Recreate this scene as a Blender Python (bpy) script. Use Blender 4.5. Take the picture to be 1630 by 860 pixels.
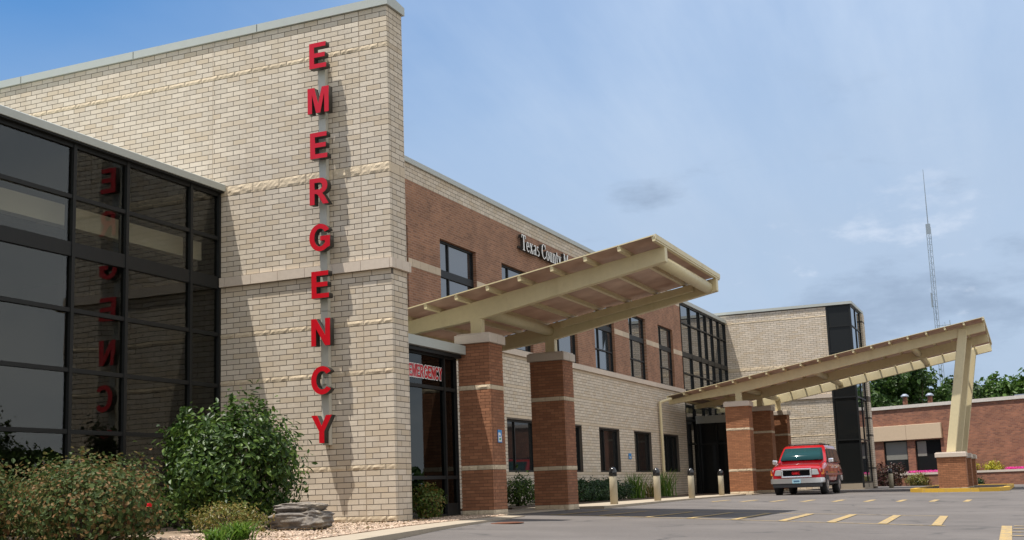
import bpy, math, random
import numpy as np
from mathutils import Vector, Matrix, noise as mnoise
random.seed(7); rng = np.random.default_rng(7)
S = bpy.context.scene
COL = S.collection
for o in list(bpy.data.objects): bpy.data.objects.remove(o)

# ------------------------------------------------------------------ camera
CAM = Vector((-18.8956, -10.4178, 0.4540))
RIGHT = Vector((0.39640893, -0.91737125, -0.03591596))
UP = Vector((-0.12980789, -0.09473392, 0.98700324))
FWD = Vector((0.90885085, 0.38659472, 0.1566354))
cd = bpy.data.cameras.new('camera'); cam = bpy.data.objects.new('camera', cd); COL.objects.link(cam)
cd.sensor_fit = 'HORIZONTAL'; cd.sensor_width = 36.0; cd.lens = 1896.538 / 1630 * 36.0
cd.shift_y = (480.72 - 430) / 1630; cd.clip_start = 0.1; cd.clip_end = 6000
cam.matrix_world = Matrix(((RIGHT.x, UP.x, -FWD.x, CAM.x), (RIGHT.y, UP.y, -FWD.y, CAM.y), (RIGHT.z, UP.z, -FWD.z, CAM.z), (0, 0, 0, 1)))
S.camera = cam

# ------------------------------------------------------------------ sun, sky, exposure
TO_SUN = Vector((-0.235, 0.22, 1.0)).normalized()
sd = bpy.data.lights.new('sun', 'SUN'); sd.energy = 4.0; sd.angle = math.radians(0.53); sd.color = (1.0, 0.955, 0.88)
sun = bpy.data.objects.new('sun', sd); COL.objects.link(sun)
sun.rotation_euler = TO_SUN.to_track_quat('Z', 'Y').to_euler()
W = bpy.data.worlds.new('World'); S.world = W; W.use_nodes = True
nt = W.node_tree; N = nt.nodes; LK = nt.links
for n in list(N): N.remove(n)
def nn(tree, t, **kw):
    n = tree.nodes.new(t)
    for k, v in kw.items(): setattr(n, k, v)
    return n
sky = nn(nt, 'ShaderNodeTexSky', sky_type='NISHITA', sun_disc=False)
sky.sun_elevation = math.asin(TO_SUN.z); sky.sun_rotation = math.atan2(TO_SUN.x, TO_SUN.y)
sky.air_density = 1.0; sky.dust_density = 0.6; sky.ozone_density = 2.0
tc = nn(nt, 'ShaderNodeTexCoord'); sep = nn(nt, 'ShaderNodeSeparateXYZ'); LK.new(tc.outputs['Generated'], sep.inputs[0])
def wmath(op, a, b=None, clamp=False):
    n = nn(nt, 'ShaderNodeMath', operation=op, use_clamp=clamp)
    for i, v in enumerate((a, b)):
        if v is None: continue
        if isinstance(v, (int, float)): n.inputs[i].default_value = v
        else: LK.new(v, n.inputs[i])
    return n.outputs[0]
zz = wmath('MAXIMUM', sep.outputs['Z'], 0.0); zd = wmath('ADD', zz, 0.22)
cx = wmath('DIVIDE', sep.outputs['X'], zd); cy = wmath('DIVIDE', sep.outputs['Y'], zd)
cmb = nn(nt, 'ShaderNodeCombineXYZ'); LK.new(cx, cmb.inputs[0]); LK.new(cy, cmb.inputs[1])
def wnoise(scale, off, detail, rough, vec=None):
    mp = nn(nt, 'ShaderNodeMapping'); mp.inputs['Location'].default_value = off; mp.inputs['Scale'].default_value = scale
    LK.new(vec or cmb.outputs[0], mp.inputs[0])
    n = nn(nt, 'ShaderNodeTexNoise'); n.inputs['Scale'].default_value = 1.0; n.inputs['Detail'].default_value = detail; n.inputs['Roughness'].default_value = rough
    LK.new(mp.outputs[0], n.inputs['Vector']); return n.outputs['Fac']
def wramp(fac, a, b):
    n = nn(nt, 'ShaderNodeMapRange', interpolation_type='SMOOTHSTEP'); LK.new(fac, n.inputs[0])
    n.inputs[1].default_value = a; n.inputs[2].default_value = b; return n.outputs[0]
# thin high veil: an even bank of cirrus over the +X / -Y half of the sky, ragged edge
dotv = wmath('ADD', wmath('MULTIPLY', sep.outputs['X'], 0.396), wmath('MULTIPLY', sep.outputs['Y'], -0.917))
veil_edge = wmath('ADD', dotv, wmath('MULTIPLY', wmath('SUBTRACT', wnoise((0.9, 0.9, 1), (3.1, 1.7, 0), 5, 0.55), 0.5), 0.55))
veil = wramp(veil_edge, -0.44, 0.12)
streak = wramp(wnoise((0.7, 2.6, 1), (0.4, 5.2, 0), 6, 0.6), 0.25, 0.8)
veil2 = wmath('MULTIPLY', veil, wmath('ADD', wmath('MULTIPLY', streak, 0.45), 0.50))
# lower sky: soft blue-grey haze bank, darker flat-bottomed cloud patches, a few white heads
GEN = tc.outputs['Generated']
low = wmath('SUBTRACT', 1.0, wramp(sep.outputs['Z'], 0.16, 0.46))
haze = wmath('MULTIPLY', low, wmath('ADD', wmath('MULTIPLY', wramp(wnoise((1.5, 1.5, 5.0), (2.45, 6.1, 0.3), 6, 0.55, GEN), 0.35, 0.7), 0.25), 0.70))
grey = wmath('MULTIPLY', wramp(wnoise((5.2, 5.2, 15.0), (3.3, 1.9, 4.4), 9, 0.58, GEN), 0.53, 0.70), wmath('SUBTRACT', 1.0, wramp(sep.outputs['Z'], 0.22, 0.36)))
head = wmath('MULTIPLY', wramp(wnoise((6.5, 6.5, 16.0), (8.3, 2.9, 1.3), 9, 0.6, GEN), 0.575, 0.70), wmath('SUBTRACT', 1.0, wramp(sep.outputs['Z'], 0.14, 0.30)))
def wmix(fac, a, b):
    n = nn(nt, 'ShaderNodeMix', data_type='RGBA'); LK.new(fac, n.inputs[0])
    for i, v in ((6, a), (7, b)):
        if isinstance(v, tuple): n.inputs[i].default_value = v
        else: LK.new(v, n.inputs[i])
    return n.outputs[2]
hs = nn(nt, 'ShaderNodeHueSaturation'); hs.inputs['Saturation'].default_value = 1.42; hs.inputs['Value'].default_value = 1.06; LK.new(sky.outputs[0], hs.inputs['Color'])
c0 = wmix(veil2, hs.outputs[0], (4.7, 5.6, 6.9, 1))
c1 = wmix(haze, c0, (3.05, 3.85, 5.05, 1))
c1 = wmix(wmath('MULTIPLY', grey, 0.85), c1, (2.3, 3.0, 4.1, 1))
c2 = wmix(wmath('MULTIPLY', head, 0.9), c1, (5.0, 5.6, 6.6, 1))
# bright broken cloud behind the photographer, unseen, added to lift the shaded facade
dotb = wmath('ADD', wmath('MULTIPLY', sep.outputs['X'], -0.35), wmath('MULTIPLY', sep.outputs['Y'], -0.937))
fill_bank = wmath('MULTIPLY', wramp(dotb, -0.25, 0.45), wmath('ADD', wmath('MULTIPLY', wramp(wnoise((1.3, 1.3, 2.2), (7.7, 2.1, 1.0), 7, 0.55, tc.outputs['Generated']), 0.38, 0.62), 0.5), 0.42))
c2 = wmix(fill_bank, c2, (8.9, 8.8, 8.6, 1))
bg = nn(nt, 'ShaderNodeBackground'); bg.inputs[1].default_value = 0.085
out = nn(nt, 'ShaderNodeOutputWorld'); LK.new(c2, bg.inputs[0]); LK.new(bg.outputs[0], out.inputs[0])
S.view_settings.view_transform = 'Standard'; S.view_settings.look = 'None'; S.view_settings.gamma = 1.0
S.view_settings.use_curve_mapping = False; S.view_settings.exposure = 0.75
try:
    S.cycles.max_bounces = 8; S.cycles.transparent_max_bounces = 12
except Exception: pass

# ------------------------------------------------------------------ helpers
def proj(p):
    v = Vector(p) - CAM; d = v.dot(FWD)
    if d < 0.2: return None
    return (815 + 1896.5 * v.dot(RIGHT) / d, 480.7 - 1896.5 * v.dot(UP) / d, d)

MATS = {}
def mat(name, color, rough=0.7, var=0.0, nscale=6.0, ncol=None, bump=0.0, bscale=60.0, metal=0.0, spec=0.5, island=0.0, ior=None, emit=None, big=None, tint=None, streak=None, cracks=None):
    """principled material with procedural grain: noise colour (var / ncol), island/object variation, bump"""
    if name in MATS: return MATS[name]
    m = bpy.data.materials.new(name); m.use_nodes = True; t = m.node_tree; MATS[name] = m
    b = t.nodes['Principled BSDF']; b.inputs['Roughness'].default_value = rough; b.inputs['Metallic'].default_value = metal
    b.inputs['Specular IOR Level'].default_value = spec
    if ior: b.inputs['IOR'].default_value = ior
    geo = nn(t, 'ShaderNodeNewGeometry'); pos = geo.outputs['Position']
    cur = nn(t, 'ShaderNodeRGB'); cur.outputs[0].default_value = (*color, 1); c = cur.outputs[0]
    def mx(fac, a, b2, blend='MIX'):
        n = nn(t, 'ShaderNodeMix', data_type='RGBA', blend_type=blend)
        if isinstance(fac, float): n.inputs[0].default_value = fac
        else: t.links.new(fac, n.inputs[0])
        t.links.new(a, n.inputs[6])
        if isinstance(b2, tuple): n.inputs[7].default_value = b2
        else: t.links.new(b2, n.inputs[7])
        return n.outputs[2]
    def noi(scale, detail=5, rough_=0.6):
        n = nn(t, 'ShaderNodeTexNoise'); n.inputs['Scale'].default_value = scale; n.inputs['Detail'].default_value = detail
        n.inputs['Roughness'].default_value = rough_; t.links.new(pos, n.inputs['Vector']); return n.outputs['Fac']
    def rng_(fac, a, b2, lo=0.0, hi=1.0):
        n = nn(t, 'ShaderNodeMapRange'); t.links.new(fac, n.inputs[0])
        for i, v in zip((1, 2, 3, 4), (a, b2, lo, hi)): n.inputs[i].default_value = v
        return n.outputs[0]
    if ncol is not None: c = mx(rng_(noi(nscale), 0.35, 0.7), c, (*ncol, 1))
    if big is not None:   # (colour, scale, lo, hi, strength) stains
        f = rng_(noi(big[1], 4, 0.65), big[2], big[3], 0, big[4]); c = mx(f, c, (*big[0], 1))
    if streak is not None:   # (colour, strength): rain streaks running down the face
        mp = nn(t, 'ShaderNodeMapping'); mp.inputs['Scale'].default_value = (1.5, 1.5, 0.16); t.links.new(pos, mp.inputs[0])
        n_ = nn(t, 'ShaderNodeTexNoise'); n_.inputs['Scale'].default_value = 1.6; n_.inputs['Detail'].default_value = 7; n_.inputs['Roughness'].default_value = 0.62; t.links.new(mp.outputs[0], n_.inputs['Vector'])
        c = mx(rng_(n_.outputs['Fac'], 0.52, 0.78, 0, streak[1]), c, (*streak[0], 1))
    if cracks is not None:   # (colour, scale, width)
        nz_ = nn(t, 'ShaderNodeTexNoise'); nz_.inputs['Scale'].default_value = 1.3; nz_.inputs['Detail'].default_value = 5; t.links.new(pos, nz_.inputs['Vector'])
        am = nn(t, 'ShaderNodeVectorMath', operation='SCALE'); t.links.new(nz_.outputs['Color'], am.inputs[0]); am.inputs['Scale'].default_value = 1.1
        va = nn(t, 'ShaderNodeVectorMath', operation='ADD'); t.links.new(pos, va.inputs[0]); t.links.new(am.outputs[0], va.inputs[1])
        vo = nn(t, 'ShaderNodeTexVoronoi', feature='DISTANCE_TO_EDGE'); vo.inputs['Scale'].default_value = cracks[1]; t.links.new(va.outputs[0], vo.inputs['Vector'])
        brk = rng_(noi(0.5, 3), 0.44, 0.56)
        ln_ = nn(t, 'ShaderNodeMath', operation='MULTIPLY'); t.links.new(rng_(vo.outputs['Distance'], 0.0, cracks[2], 0.85, 0.0), ln_.inputs[0]); t.links.new(brk, ln_.inputs[1])
        c = mx(ln_.outputs[0], c, (*cracks[0], 1))
        c = mx(rng_(noi(0.9, 6, 0.6), 0.60, 0.74, 0, 0.45), c, (cracks[0][0] * 1.5, cracks[0][1] * 1.45, cracks[0][2] * 1.4, 1))
    if var > 0:
        f = rng_(noi(nscale * 2.3, 6, 0.7), 0.2, 0.8, 1 - var, 1 + var)
        cb = nn(t, 'ShaderNodeCombineColor'); [t.links.new(f, cb.inputs[i]) for i in range(3)]
        c = mx(1.0, c, cb.outputs[0], 'MULTIPLY')
    if island > 0:
        oi = nn(t, 'ShaderNodeObjectInfo')
        ad = nn(t, 'ShaderNodeMath', operation='ADD'); t.links.new(geo.outputs['Random Per Island'], ad.inputs[0]); t.links.new(oi.outputs['Random'], ad.inputs[1])
        fr = nn(t, 'ShaderNodeMath', operation='FRACT'); t.links.new(ad.outputs[0], fr.inputs[0])
        f = rng_(fr.outputs[0], 0, 1, 1 - island, 1 + island)
        cb = nn(t, 'ShaderNodeCombineColor'); [t.links.new(f, cb.inputs[i]) for i in range(3)]
        c = mx(1.0, c, cb.outputs[0], 'MULTIPLY')
        if tint:
            m2 = nn(t, 'ShaderNodeMath', operation='MULTIPLY'); t.links.new(fr.outputs[0], m2.inputs[0]); m2.inputs[1].default_value = 7.13
            f2 = nn(t, 'ShaderNodeMath', operation='FRACT'); t.links.new(m2.outputs[0], f2.inputs[0])
            c = mx(rng_(f2.outputs[0], 0.5, 1.0), c, (*tint, 1))
    t.links.new(c, b.inputs['Base Color'])
    if bump > 0:
        bn = nn(t, 'ShaderNodeBump'); bn.inputs['Strength'].default_value = bump; bn.inputs['Distance'].default_value = 0.02
        t.links.new(noi(bscale, 5, 0.65), bn.inputs['Height']); t.links.new(bn.outputs[0], b.inputs['Normal'])
    if emit:
        b.inputs['Emission Color'].default_value = (*emit[0], 1); b.inputs['Emission Strength'].default_value = emit[1]
    return m

def leafmat(name, c1, c2, c3, trans=0.35, rough=0.45, spec=0.4):
    m = bpy.data.materials.new(name); m.use_nodes = True; t = m.node_tree; MATS[name] = m
    b = t.nodes['Principled BSDF']; b.inputs['Roughness'].default_value = rough; b.inputs['Specular IOR Level'].default_value = spec
    geo = nn(t, 'ShaderNodeNewGeometry')
    r = nn(t, 'ShaderNodeValToRGB'); r.color_ramp.interpolation = 'LINEAR'
    r.color_ramp.elements[0].color = (*c1, 1); r.color_ramp.elements[1].color = (*c3, 1)
    e = r.color_ramp.elements.new(0.55); e.color = (*c2, 1)
    t.links.new(geo.outputs['Random Per Island'], r.inputs[0]); t.links.new(r.outputs[0], b.inputs['Base Color'])
    tr = nn(t, 'ShaderNodeBsdfTranslucent'); mxs = nn(t, 'ShaderNodeMixShader'); mxs.inputs[0].default_value = trans
    t.links.new(r.outputs[0], tr.inputs[0]); t.links.new(b.outputs[0], mxs.inputs[1]); t.links.new(tr.outputs[0], mxs.inputs[2])
    t.links.new(mxs.outputs[0], t.nodes['Material Output'].inputs[0]); return m

def glassmat(name, tint, ior, rough=0.0, wob=0.0, gloss=(1, 1, 1)):
    """see-through tinted pane: fresnel mirror over a tinted transparency, slightly wavy"""
    m = bpy.data.materials.new(name); m.use_nodes = True; t = m.node_tree; MATS[name] = m
    t.nodes.remove(t.nodes['Principled BSDF'])
    ge = nn(t, 'ShaderNodeNewGeometry'); dt = nn(t, 'ShaderNodeVectorMath', operation='DOT_PRODUCT'); t.links.new(ge.outputs['Incoming'], dt.inputs[0]); t.links.new(ge.outputs['Normal'], dt.inputs[1])
    def mt(op, a, b=None):
        n = nn(t, 'ShaderNodeMath', operation=op)
        for i, q in enumerate((a, b)):
            if q is None: continue
            if isinstance(q, float): n.inputs[i].default_value = q
            else: t.links.new(q, n.inputs[i])
        return n
    f0 = ((ior - 1) / (ior + 1)) ** 2
    fr = mt('ADD', mt('MULTIPLY', mt('POWER', mt('SUBTRACT', 1.0, mt('ABSOLUTE', dt.outputs['Value']).outputs[0]).outputs[0], 5.0).outputs[0], 1.0 - f0).outputs[0], f0)
    gl = nn(t, 'ShaderNodeBsdfGlossy'); gl.inputs['Roughness'].default_value = rough; gl.inputs['Color'].default_value = (*gloss, 1)
    tr = nn(t, 'ShaderNodeBsdfTransparent'); tr.inputs[0].default_value = (*tint, 1)
    mx = nn(t, 'ShaderNodeMixShader'); t.links.new(fr.outputs[0], mx.inputs[0]); t.links.new(tr.outputs[0], mx.inputs[1]); t.links.new(gl.outputs[0], mx.inputs[2])
    if wob > 0:
        g = nn(t, 'ShaderNodeNewGeometry'); no = nn(t, 'ShaderNodeTexNoise'); no.inputs['Scale'].default_value = 1.1; no.inputs['Detail'].default_value = 1.0
        bp = nn(t, 'ShaderNodeBump'); bp.inputs['Strength'].default_value = wob; bp.inputs['Distance'].default_value = 0.02
        t.links.new(g.outputs['Position'], no.inputs['Vector']); t.links.new(no.outputs['Fac'], bp.inputs['Height']); t.links.new(bp.outputs[0], gl.inputs['Normal'])
    t.links.new(mx.outputs[0], t.nodes['Material Output'].inputs[0]); return m

class MB:
    def __init__(s): s.v = []; s.f = []; s.sm = False
    def quad(s, *p):
        n = len(s.v); s.v += [tuple(q) for q in p]; s.f.append(tuple(range(n, n + len(p)))); return s
    def box(s, x0, x1, y0, y1, z0, z1):
        n = len(s.v); s.v += [(x, y, z) for x in (x0, x1) for y in (y0, y1) for z in (z0, z1)]
        for a in ((0, 1, 3, 2), (4, 6, 7, 5), (0, 4, 5, 1), (2, 3, 7, 6), (0, 2, 6, 4), (1, 5, 7, 3)): s.f.append(tuple(n + i for i in a))
        return s
    def obox(s, o, a, b, c):
        o, a, b, c = map(Vector, (o, a, b, c)); n = len(s.v)
        s.v += [tuple(o + a * i + b * j + c * k) for i in (0, 1) for j in (0, 1) for k in (0, 1)]
        fl = a.cross(b).dot(c) < 0
        for q in ((0, 1, 3, 2), (4, 6, 7, 5), (0, 4, 5, 1), (2, 3, 7, 6), (0, 2, 6, 4), (1, 5, 7, 3)):
            q = tuple(n + i for i in q); s.f.append(q[::-1] if fl else q)
        return s
    def prism(s, pts, axis, a0, a1):
        """polygon pts (2D) extruded along world axis: 0 -> pts are (y,z), 1 -> (x,z), 2 -> (x,y)"""
        def P(q, a): return (a, q[0], q[1]) if axis == 0 else (q[0], a, q[1]) if axis == 1 else (q[0], q[1], a)
        area = sum(p[0] * q[1] - q[0] * p[1] for p, q in zip(pts, pts[1:] + pts[:1]))
        if (area < 0) ^ (axis == 1): pts = pts[::-1]
        n = len(s.v); k = len(pts); s.v += [P(q, a0) for q in pts] + [P(q, a1) for q in pts]
        s.f.append(tuple(range(n + k - 1, n - 1, -1))); s.f.append(tuple(range(n + k, n + 2 * k)))
        for i in range(k): j = (i + 1) % k; s.f.append((n + i, n + j, n + k + j, n + k + i))
        return s
    def tube(s, p0, p1, r0, r1=None, seg=10, caps=True):
        p0, p1 = Vector(p0), Vector(p1); r1 = r0 if r1 is None else r1; d = (p1 - p0).normalized()
        a = d.orthogonal().normalized(); b = d.cross(a); n = len(s.v)
        for p, r in ((p0, r0), (p1, r1)):
            for i in range(seg): t = 2 * math.pi * i / seg; s.v.append(tuple(p + a * (r * math.cos(t)) + b * (r * math.sin(t))))
        for i in range(seg): j = (i + 1) % seg; s.f.append((n + i, n + j, n + seg + j, n + seg + i))
        if caps: s.f.append(tuple(range(n + seg - 1, n - 1, -1))); s.f.append(tuple(range(n + seg, n + 2 * seg)))
        return s
    def lathe(s, c, prof, seg=20):
        n = len(s.v); k = len(prof)
        for r, z in prof:
            for i in range(seg): t = 2 * math.pi * i / seg; s.v.append((c[0] + r * math.cos(t), c[1] + r * math.sin(t), c[2] + z))
        for q in range(k - 1):
            for i in range(seg): j = (i + 1) % seg; s.f.append((n + q * seg + i, n + q * seg + j, n + (q + 1) * seg + j, n + (q + 1) * seg + i))
        s.f.append(tuple(range(n + seg - 1, n - 1, -1))); s.f.append(tuple(range(n + (k - 1) * seg, n + k * seg))); return s
    def mesh(s, name, m):
        me = bpy.data.meshes.new(name); me.from_pydata(s.v, [], s.f); me.update()
        if m: me.materials.append(m)
        if s.sm:
            for p in me.polygons: p.use_smooth = True
        return me
    def build(s, name, m, parent=None, smooth=None, bevel=0):
        if smooth is not None: s.sm = smooth
        o = bpy.data.objects.new(name, s.mesh(name, m)); COL.objects.link(o)
        if parent: o.parent = parent
        if smooth == 'auto' or bevel:
            if bevel:
                bv = o.modifiers.new('bevel', 'BEVEL'); bv.width = bevel; bv.segments = 2; bv.limit_method = 'ANGLE'; bv.angle_limit = math.radians(40)
        return o

def np_mesh(name, v, f, m, smooth=False):
    me = bpy.data.meshes.new(name); v = np.asarray(v, np.float32); f = np.asarray(f, np.int32)
    me.vertices.add(len(v)); me.vertices.foreach_set('co', v.ravel()); k = f.shape[1]
    me.loops.add(f.size); me.loops.foreach_set('vertex_index', f.ravel())
    me.polygons.add(len(f)); me.polygons.foreach_set('loop_start', np.arange(0, f.size, k, dtype=np.int32)); me.polygons.foreach_set('loop_total', np.full(len(f), k, np.int32))
    me.materials.append(m); me.update(calc_edges=True); me.validate()
    if not smooth: me.shade_flat()
    return me

def empty(name, loc=(0, 0, 0), rz=0.0):
    o = bpy.data.objects.new(name, None); COL.objects.link(o); o.location = loc; o.rotation_euler.z = rz; o.empty_display_size = 0.2; return o
def tag(o, label=None, cat=None, group=None, kind=None):
    if label: o['label'] = label
    if cat: o['category'] = cat
    if group: o['group'] = group
    if kind: o['kind'] = kind
    return o
def link(name, me, parent=None, loc=(0, 0, 0)):
    o = bpy.data.objects.new(name, me); COL.objects.link(o); o.parent = parent; o.location = loc; return o

# ------------------------------------------------------------------ materials
M_tan = mat('tan_block', (0.57, 0.49, 0.39), 0.85, streak=((0.36, 0.27, 0.17), 0.42), var=0.10, nscale=9, island=0.10, tint=(0.52, 0.425, 0.31), bump=0.25, bscale=70, big=((0.34, 0.25, 0.14), 0.9, 0.60, 0.82, 0.35))
M_split = mat('split_face_stone', (0.56, 0.455, 0.32), 0.92, var=0.18, nscale=14, island=0.12, bump=0.5, bscale=40)
M_smooth = mat('smooth_band_stone', (0.52, 0.425, 0.31), 0.85, var=0.10, nscale=8, island=0.10, bump=0.2)
M_mortar = mat('mortar', (0.105, 0.085, 0.068), 0.95, var=0.15)
M_lime = mat('limestone', (0.56, 0.47, 0.38), 0.75, var=0.08, nscale=5, island=0.06, bump=0.12, bscale=50, big=((0.38, 0.30, 0.22), 1.3, 0.55, 0.8, 0.35))
M_cap = mat('cast_stone_cap', (0.55, 0.47, 0.39), 0.75, var=0.07, nscale=5, bump=0.12)
M_brown = mat('brown_brick', (0.31, 0.135, 0.068), 0.88, var=0.12, nscale=9, island=0.16, tint=(0.25, 0.105, 0.053), bump=0.2, bscale=80)
M_orange = mat('orange_brick', (0.33, 0.142, 0.066), 0.88, var=0.12, nscale=9, island=0.16, tint=(0.27, 0.112, 0.052), bump=0.2, bscale=80)
M_joint = mat('joint_sealant', (0.30, 0.235, 0.17), 0.8)
M_bmortar = mat('brown_mortar', (0.14, 0.075, 0.05), 0.95, var=0.1)
M_coping = mat('coping_metal', (0.40, 0.415, 0.38), 0.45, var=0.05, nscale=2, metal=0.0, bump=0.03)
M_frame = mat('dark_aluminium', (0.014, 0.015, 0.015), 0.5, var=0.1, nscale=3, spec=0.22)
M_cream = mat('cream_paint', (0.62, 0.53, 0.32), 0.5, streak=((0.34, 0.25, 0.12), 0.30), var=0.07, nscale=4, bump=0.06, bscale=25, big=((0.36, 0.28, 0.15), 1.6, 0.58, 0.8, 0.35))
M_bollard = mat('tan_bollard', (0.42, 0.365, 0.26), 0.6, var=0.06, nscale=6)
M_black = mat('black_cap', (0.012, 0.012, 0.013), 0.18, spec=0.6)
M_red = mat('sign_red', (0.50, 0.004, 0.012), 0.32, var=0.06, nscale=5)
M_return = mat('letter_return', (0.030, 0.026, 0.022), 0.45, var=0.1)
M_pole = mat('sign_pole', (0.50, 0.475, 0.40), 0.5, var=0.06)
M_white = mat('white_paint', (0.78, 0.77, 0.74), 0.5, var=0.04)
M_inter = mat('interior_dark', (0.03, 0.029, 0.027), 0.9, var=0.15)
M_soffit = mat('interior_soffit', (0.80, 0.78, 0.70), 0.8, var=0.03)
M_gl_dark = glassmat('bronze_glass', (0.70, 0.69, 0.64), 1.60, wob=0.22, gloss=(0.74, 0.78, 0.80))
M_gl_vest = glassmat('door_glass', (0.25, 0.26, 0.26), 1.5, wob=0.03, gloss=(0.75, 0.8, 0.8))
M_gl_win = mat('window_glass', (0.022, 0.027, 0.030), 0.02, ior=2.35, spec=0.5, var=0.1)
M_gl_low = mat('ground_window_glass', (0.014, 0.015, 0.015), 0.03, ior=1.35, spec=0.3, var=0.1)
M_conc = mat('concrete', (0.33, 0.275, 0.205), 0.9, var=0.10, nscale=5, bump=0.15, bscale=60, big=((0.24, 0.20, 0.15), 1.4, 0.5, 0.75, 0.5))
M_yellow = mat('yellow_paint', (0.42, 0.28, 0.085), 0.8, var=0.12, nscale=9, big=((0.17, 0.15, 0.13), 11, 0.40, 0.64, 0.9))
M_ykerb = mat('yellow_kerb_paint', (0.55, 0.33, 0.03), 0.7, var=0.1, nscale=6, big=((0.30, 0.24, 0.15), 5, 0.55, 0.75, 0.6))
M_asphalt = mat('asphalt', (0.110, 0.096, 0.087), 0.93, cracks=((0.045, 0.042, 0.040), 0.30, 0.030), var=0.16, nscale=22, bump=0.35, bscale=90, ncol=(0.088, 0.077, 0.071), big=((0.15, 0.132, 0.12), 0.35, 0.42, 0.72, 0.7))
M_dirt = mat('mulch_soil', (0.10, 0.07, 0.045), 0.95, var=0.3, nscale=15, bump=0.5, bscale=30)
M_gravel0 = mat('gravel_bed', (0.24, 0.175, 0.12), 0.95, var=0.3, nscale=25, bump=0.6, bscale=45)
M_pebble = mat('river_gravel', (0.40, 0.30, 0.22), 0.75, var=0.15, nscale=20, island=0.45, tint=(0.28, 0.19, 0.13))
M_rock = mat('boulder_rock', (0.21, 0.185, 0.16), 0.9, var=0.3, nscale=7, ncol=(0.085, 0.075, 0.068), bump=0.9, bscale=16, big=((0.34, 0.27, 0.18), 3.2, 0.5, 0.7, 0.6))
M_grass = mat('grass_ground', (0.06, 0.10, 0.025), 0.95, var=0.3, nscale=3)
M_roof = mat('roof_membrane', (0.35, 0.34, 0.32), 0.9, var=0.1)
M_bark = mat('bark', (0.10, 0.075, 0.055), 0.9, var=0.3, nscale=10, bump=0.5, bscale=20)
M_galv = mat('galvanised', (0.25, 0.28, 0.33), 0.55, metal=0.2, var=0.1)
M_blue = mat('sign_blue', (0.01, 0.22, 0.55), 0.4)
def panelmat():
    m = bpy.data.materials.new('polycarbonate_panel'); m.use_nodes = True; t = m.node_tree
    b = t.nodes['Principled BSDF']; b.inputs['Roughness'].default_value = 0.35
    geo = nn(t, 'ShaderNodeNewGeometry'); no = nn(t, 'ShaderNodeTexNoise'); no.inputs['Scale'].default_value = 2.2; no.inputs['Detail'].default_value = 4
    t.links.new(geo.outputs['Position'], no.inputs['Vector'])
    r = nn(t, 'ShaderNodeValToRGB'); r.color_ramp.elements[0].position = 0.3; r.color_ramp.elements[1].position = 0.7
    r.color_ramp.elements[0].color = (0.275, 0.20, 0.16, 1); r.color_ramp.elements[1].color = (0.37, 0.28, 0.225, 1)
    t.links.new(no.outputs['Fac'], r.inputs[0]); t.links.new(r.outputs[0], b.inputs['Base Color'])
    tr = nn(t, 'ShaderNodeBsdfTranslucent'); t.links.new(r.outputs[0], tr.inputs[0]); mx = nn(t, 'ShaderNodeMixShader'); mx.inputs[0].default_value = 0.52
    t.links.new(b.outputs[0], mx.inputs[1]); t.links.new(tr.outputs[0], mx.inputs[2]); t.links.new(mx.outputs[0], t.nodes['Material Output'].inputs[0]); return m
M_panel = panelmat()
def brick_tex(name, c1, c2, mortar, bl, bh, bumpd=0.5, rot=0.0):
    """far brick: bricks too small to pick apart; pattern in wall coordinates (u along the wall, z up)"""
    m = bpy.data.materials.new(name); m.use_nodes = True; t = m.node_tree; b = t.nodes['Principled BSDF']; b.inputs['Roughness'].default_value = 0.9
    geo = nn(t, 'ShaderNodeNewGeometry'); sp = nn(t, 'ShaderNodeSeparateXYZ'); t.links.new(geo.outputs['Position'], sp.inputs[0])
    def mm(op, a, v):
        n = nn(t, 'ShaderNodeMath', operation=op); t.links.new(a, n.inputs[0])
        if isinstance(v, float): n.inputs[1].default_value = v
        else: t.links.new(v, n.inputs[1])
        return n.outputs[0]
    u = mm('ADD', mm('MULTIPLY', sp.outputs[0], math.cos(rot)), mm('MULTIPLY', sp.outputs[1], math.sin(rot)))
    cb = nn(t, 'ShaderNodeCombineXYZ'); t.links.new(u, cb.inputs[0]); t.links.new(sp.outputs[2], cb.inputs[1])
    bt = nn(t, 'ShaderNodeTexBrick'); t.links.new(cb.outputs[0], bt.inputs['Vector'])
    bt.inputs['Scale'].default_value = 1.0; bt.inputs['Brick Width'].default_value = bl; bt.inputs['Row Height'].default_value = bh; bt.inputs['Mortar Size'].default_value = 0.010
    bt.inputs['Color1'].default_value = (*c1, 1); bt.inputs['Color2'].default_value = (*c2, 1); bt.inputs['Mortar'].default_value = (*mortar, 1); bt.inputs['Bias'].default_value = -0.1
    no = nn(t, 'ShaderNodeTexNoise'); no.inputs['Scale'].default_value = 1.6; no.inputs['Detail'].default_value = 6; t.links.new(geo.outputs['Position'], no.inputs['Vector'])
    mr = nn(t, 'ShaderNodeMapRange'); t.links.new(no.outputs['Fac'], mr.inputs[0]); mr.inputs[1].default_value = 0.25; mr.inputs[2].default_value = 0.75; mr.inputs[3].default_value = 0.80; mr.inputs[4].default_value = 1.2
    cc = nn(t, 'ShaderNodeCombineColor'); [t.links.new(mr.outputs[0], cc.inputs[i]) for i in range(3)]
    mx = nn(t, 'ShaderNodeMix', data_type='RGBA', blend_type='MULTIPLY'); mx.inputs[0].default_value = 1.0
    t.links.new(bt.outputs['Color'], mx.inputs[6]); t.links.new(cc.outputs[0], mx.inputs[7]); t.links.new(mx.outputs[2], b.inputs['Base Color'])
    bp = nn(t, 'ShaderNodeBump'); bp.inputs['Strength'].default_value = bumpd; bp.inputs['Distance'].default_value = 0.006; bp.invert = True
    t.links.new(bt.outputs['Fac'], bp.inputs['Height']); t.links.new(bp.outputs[0], b.inputs['Normal']); return m
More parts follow.
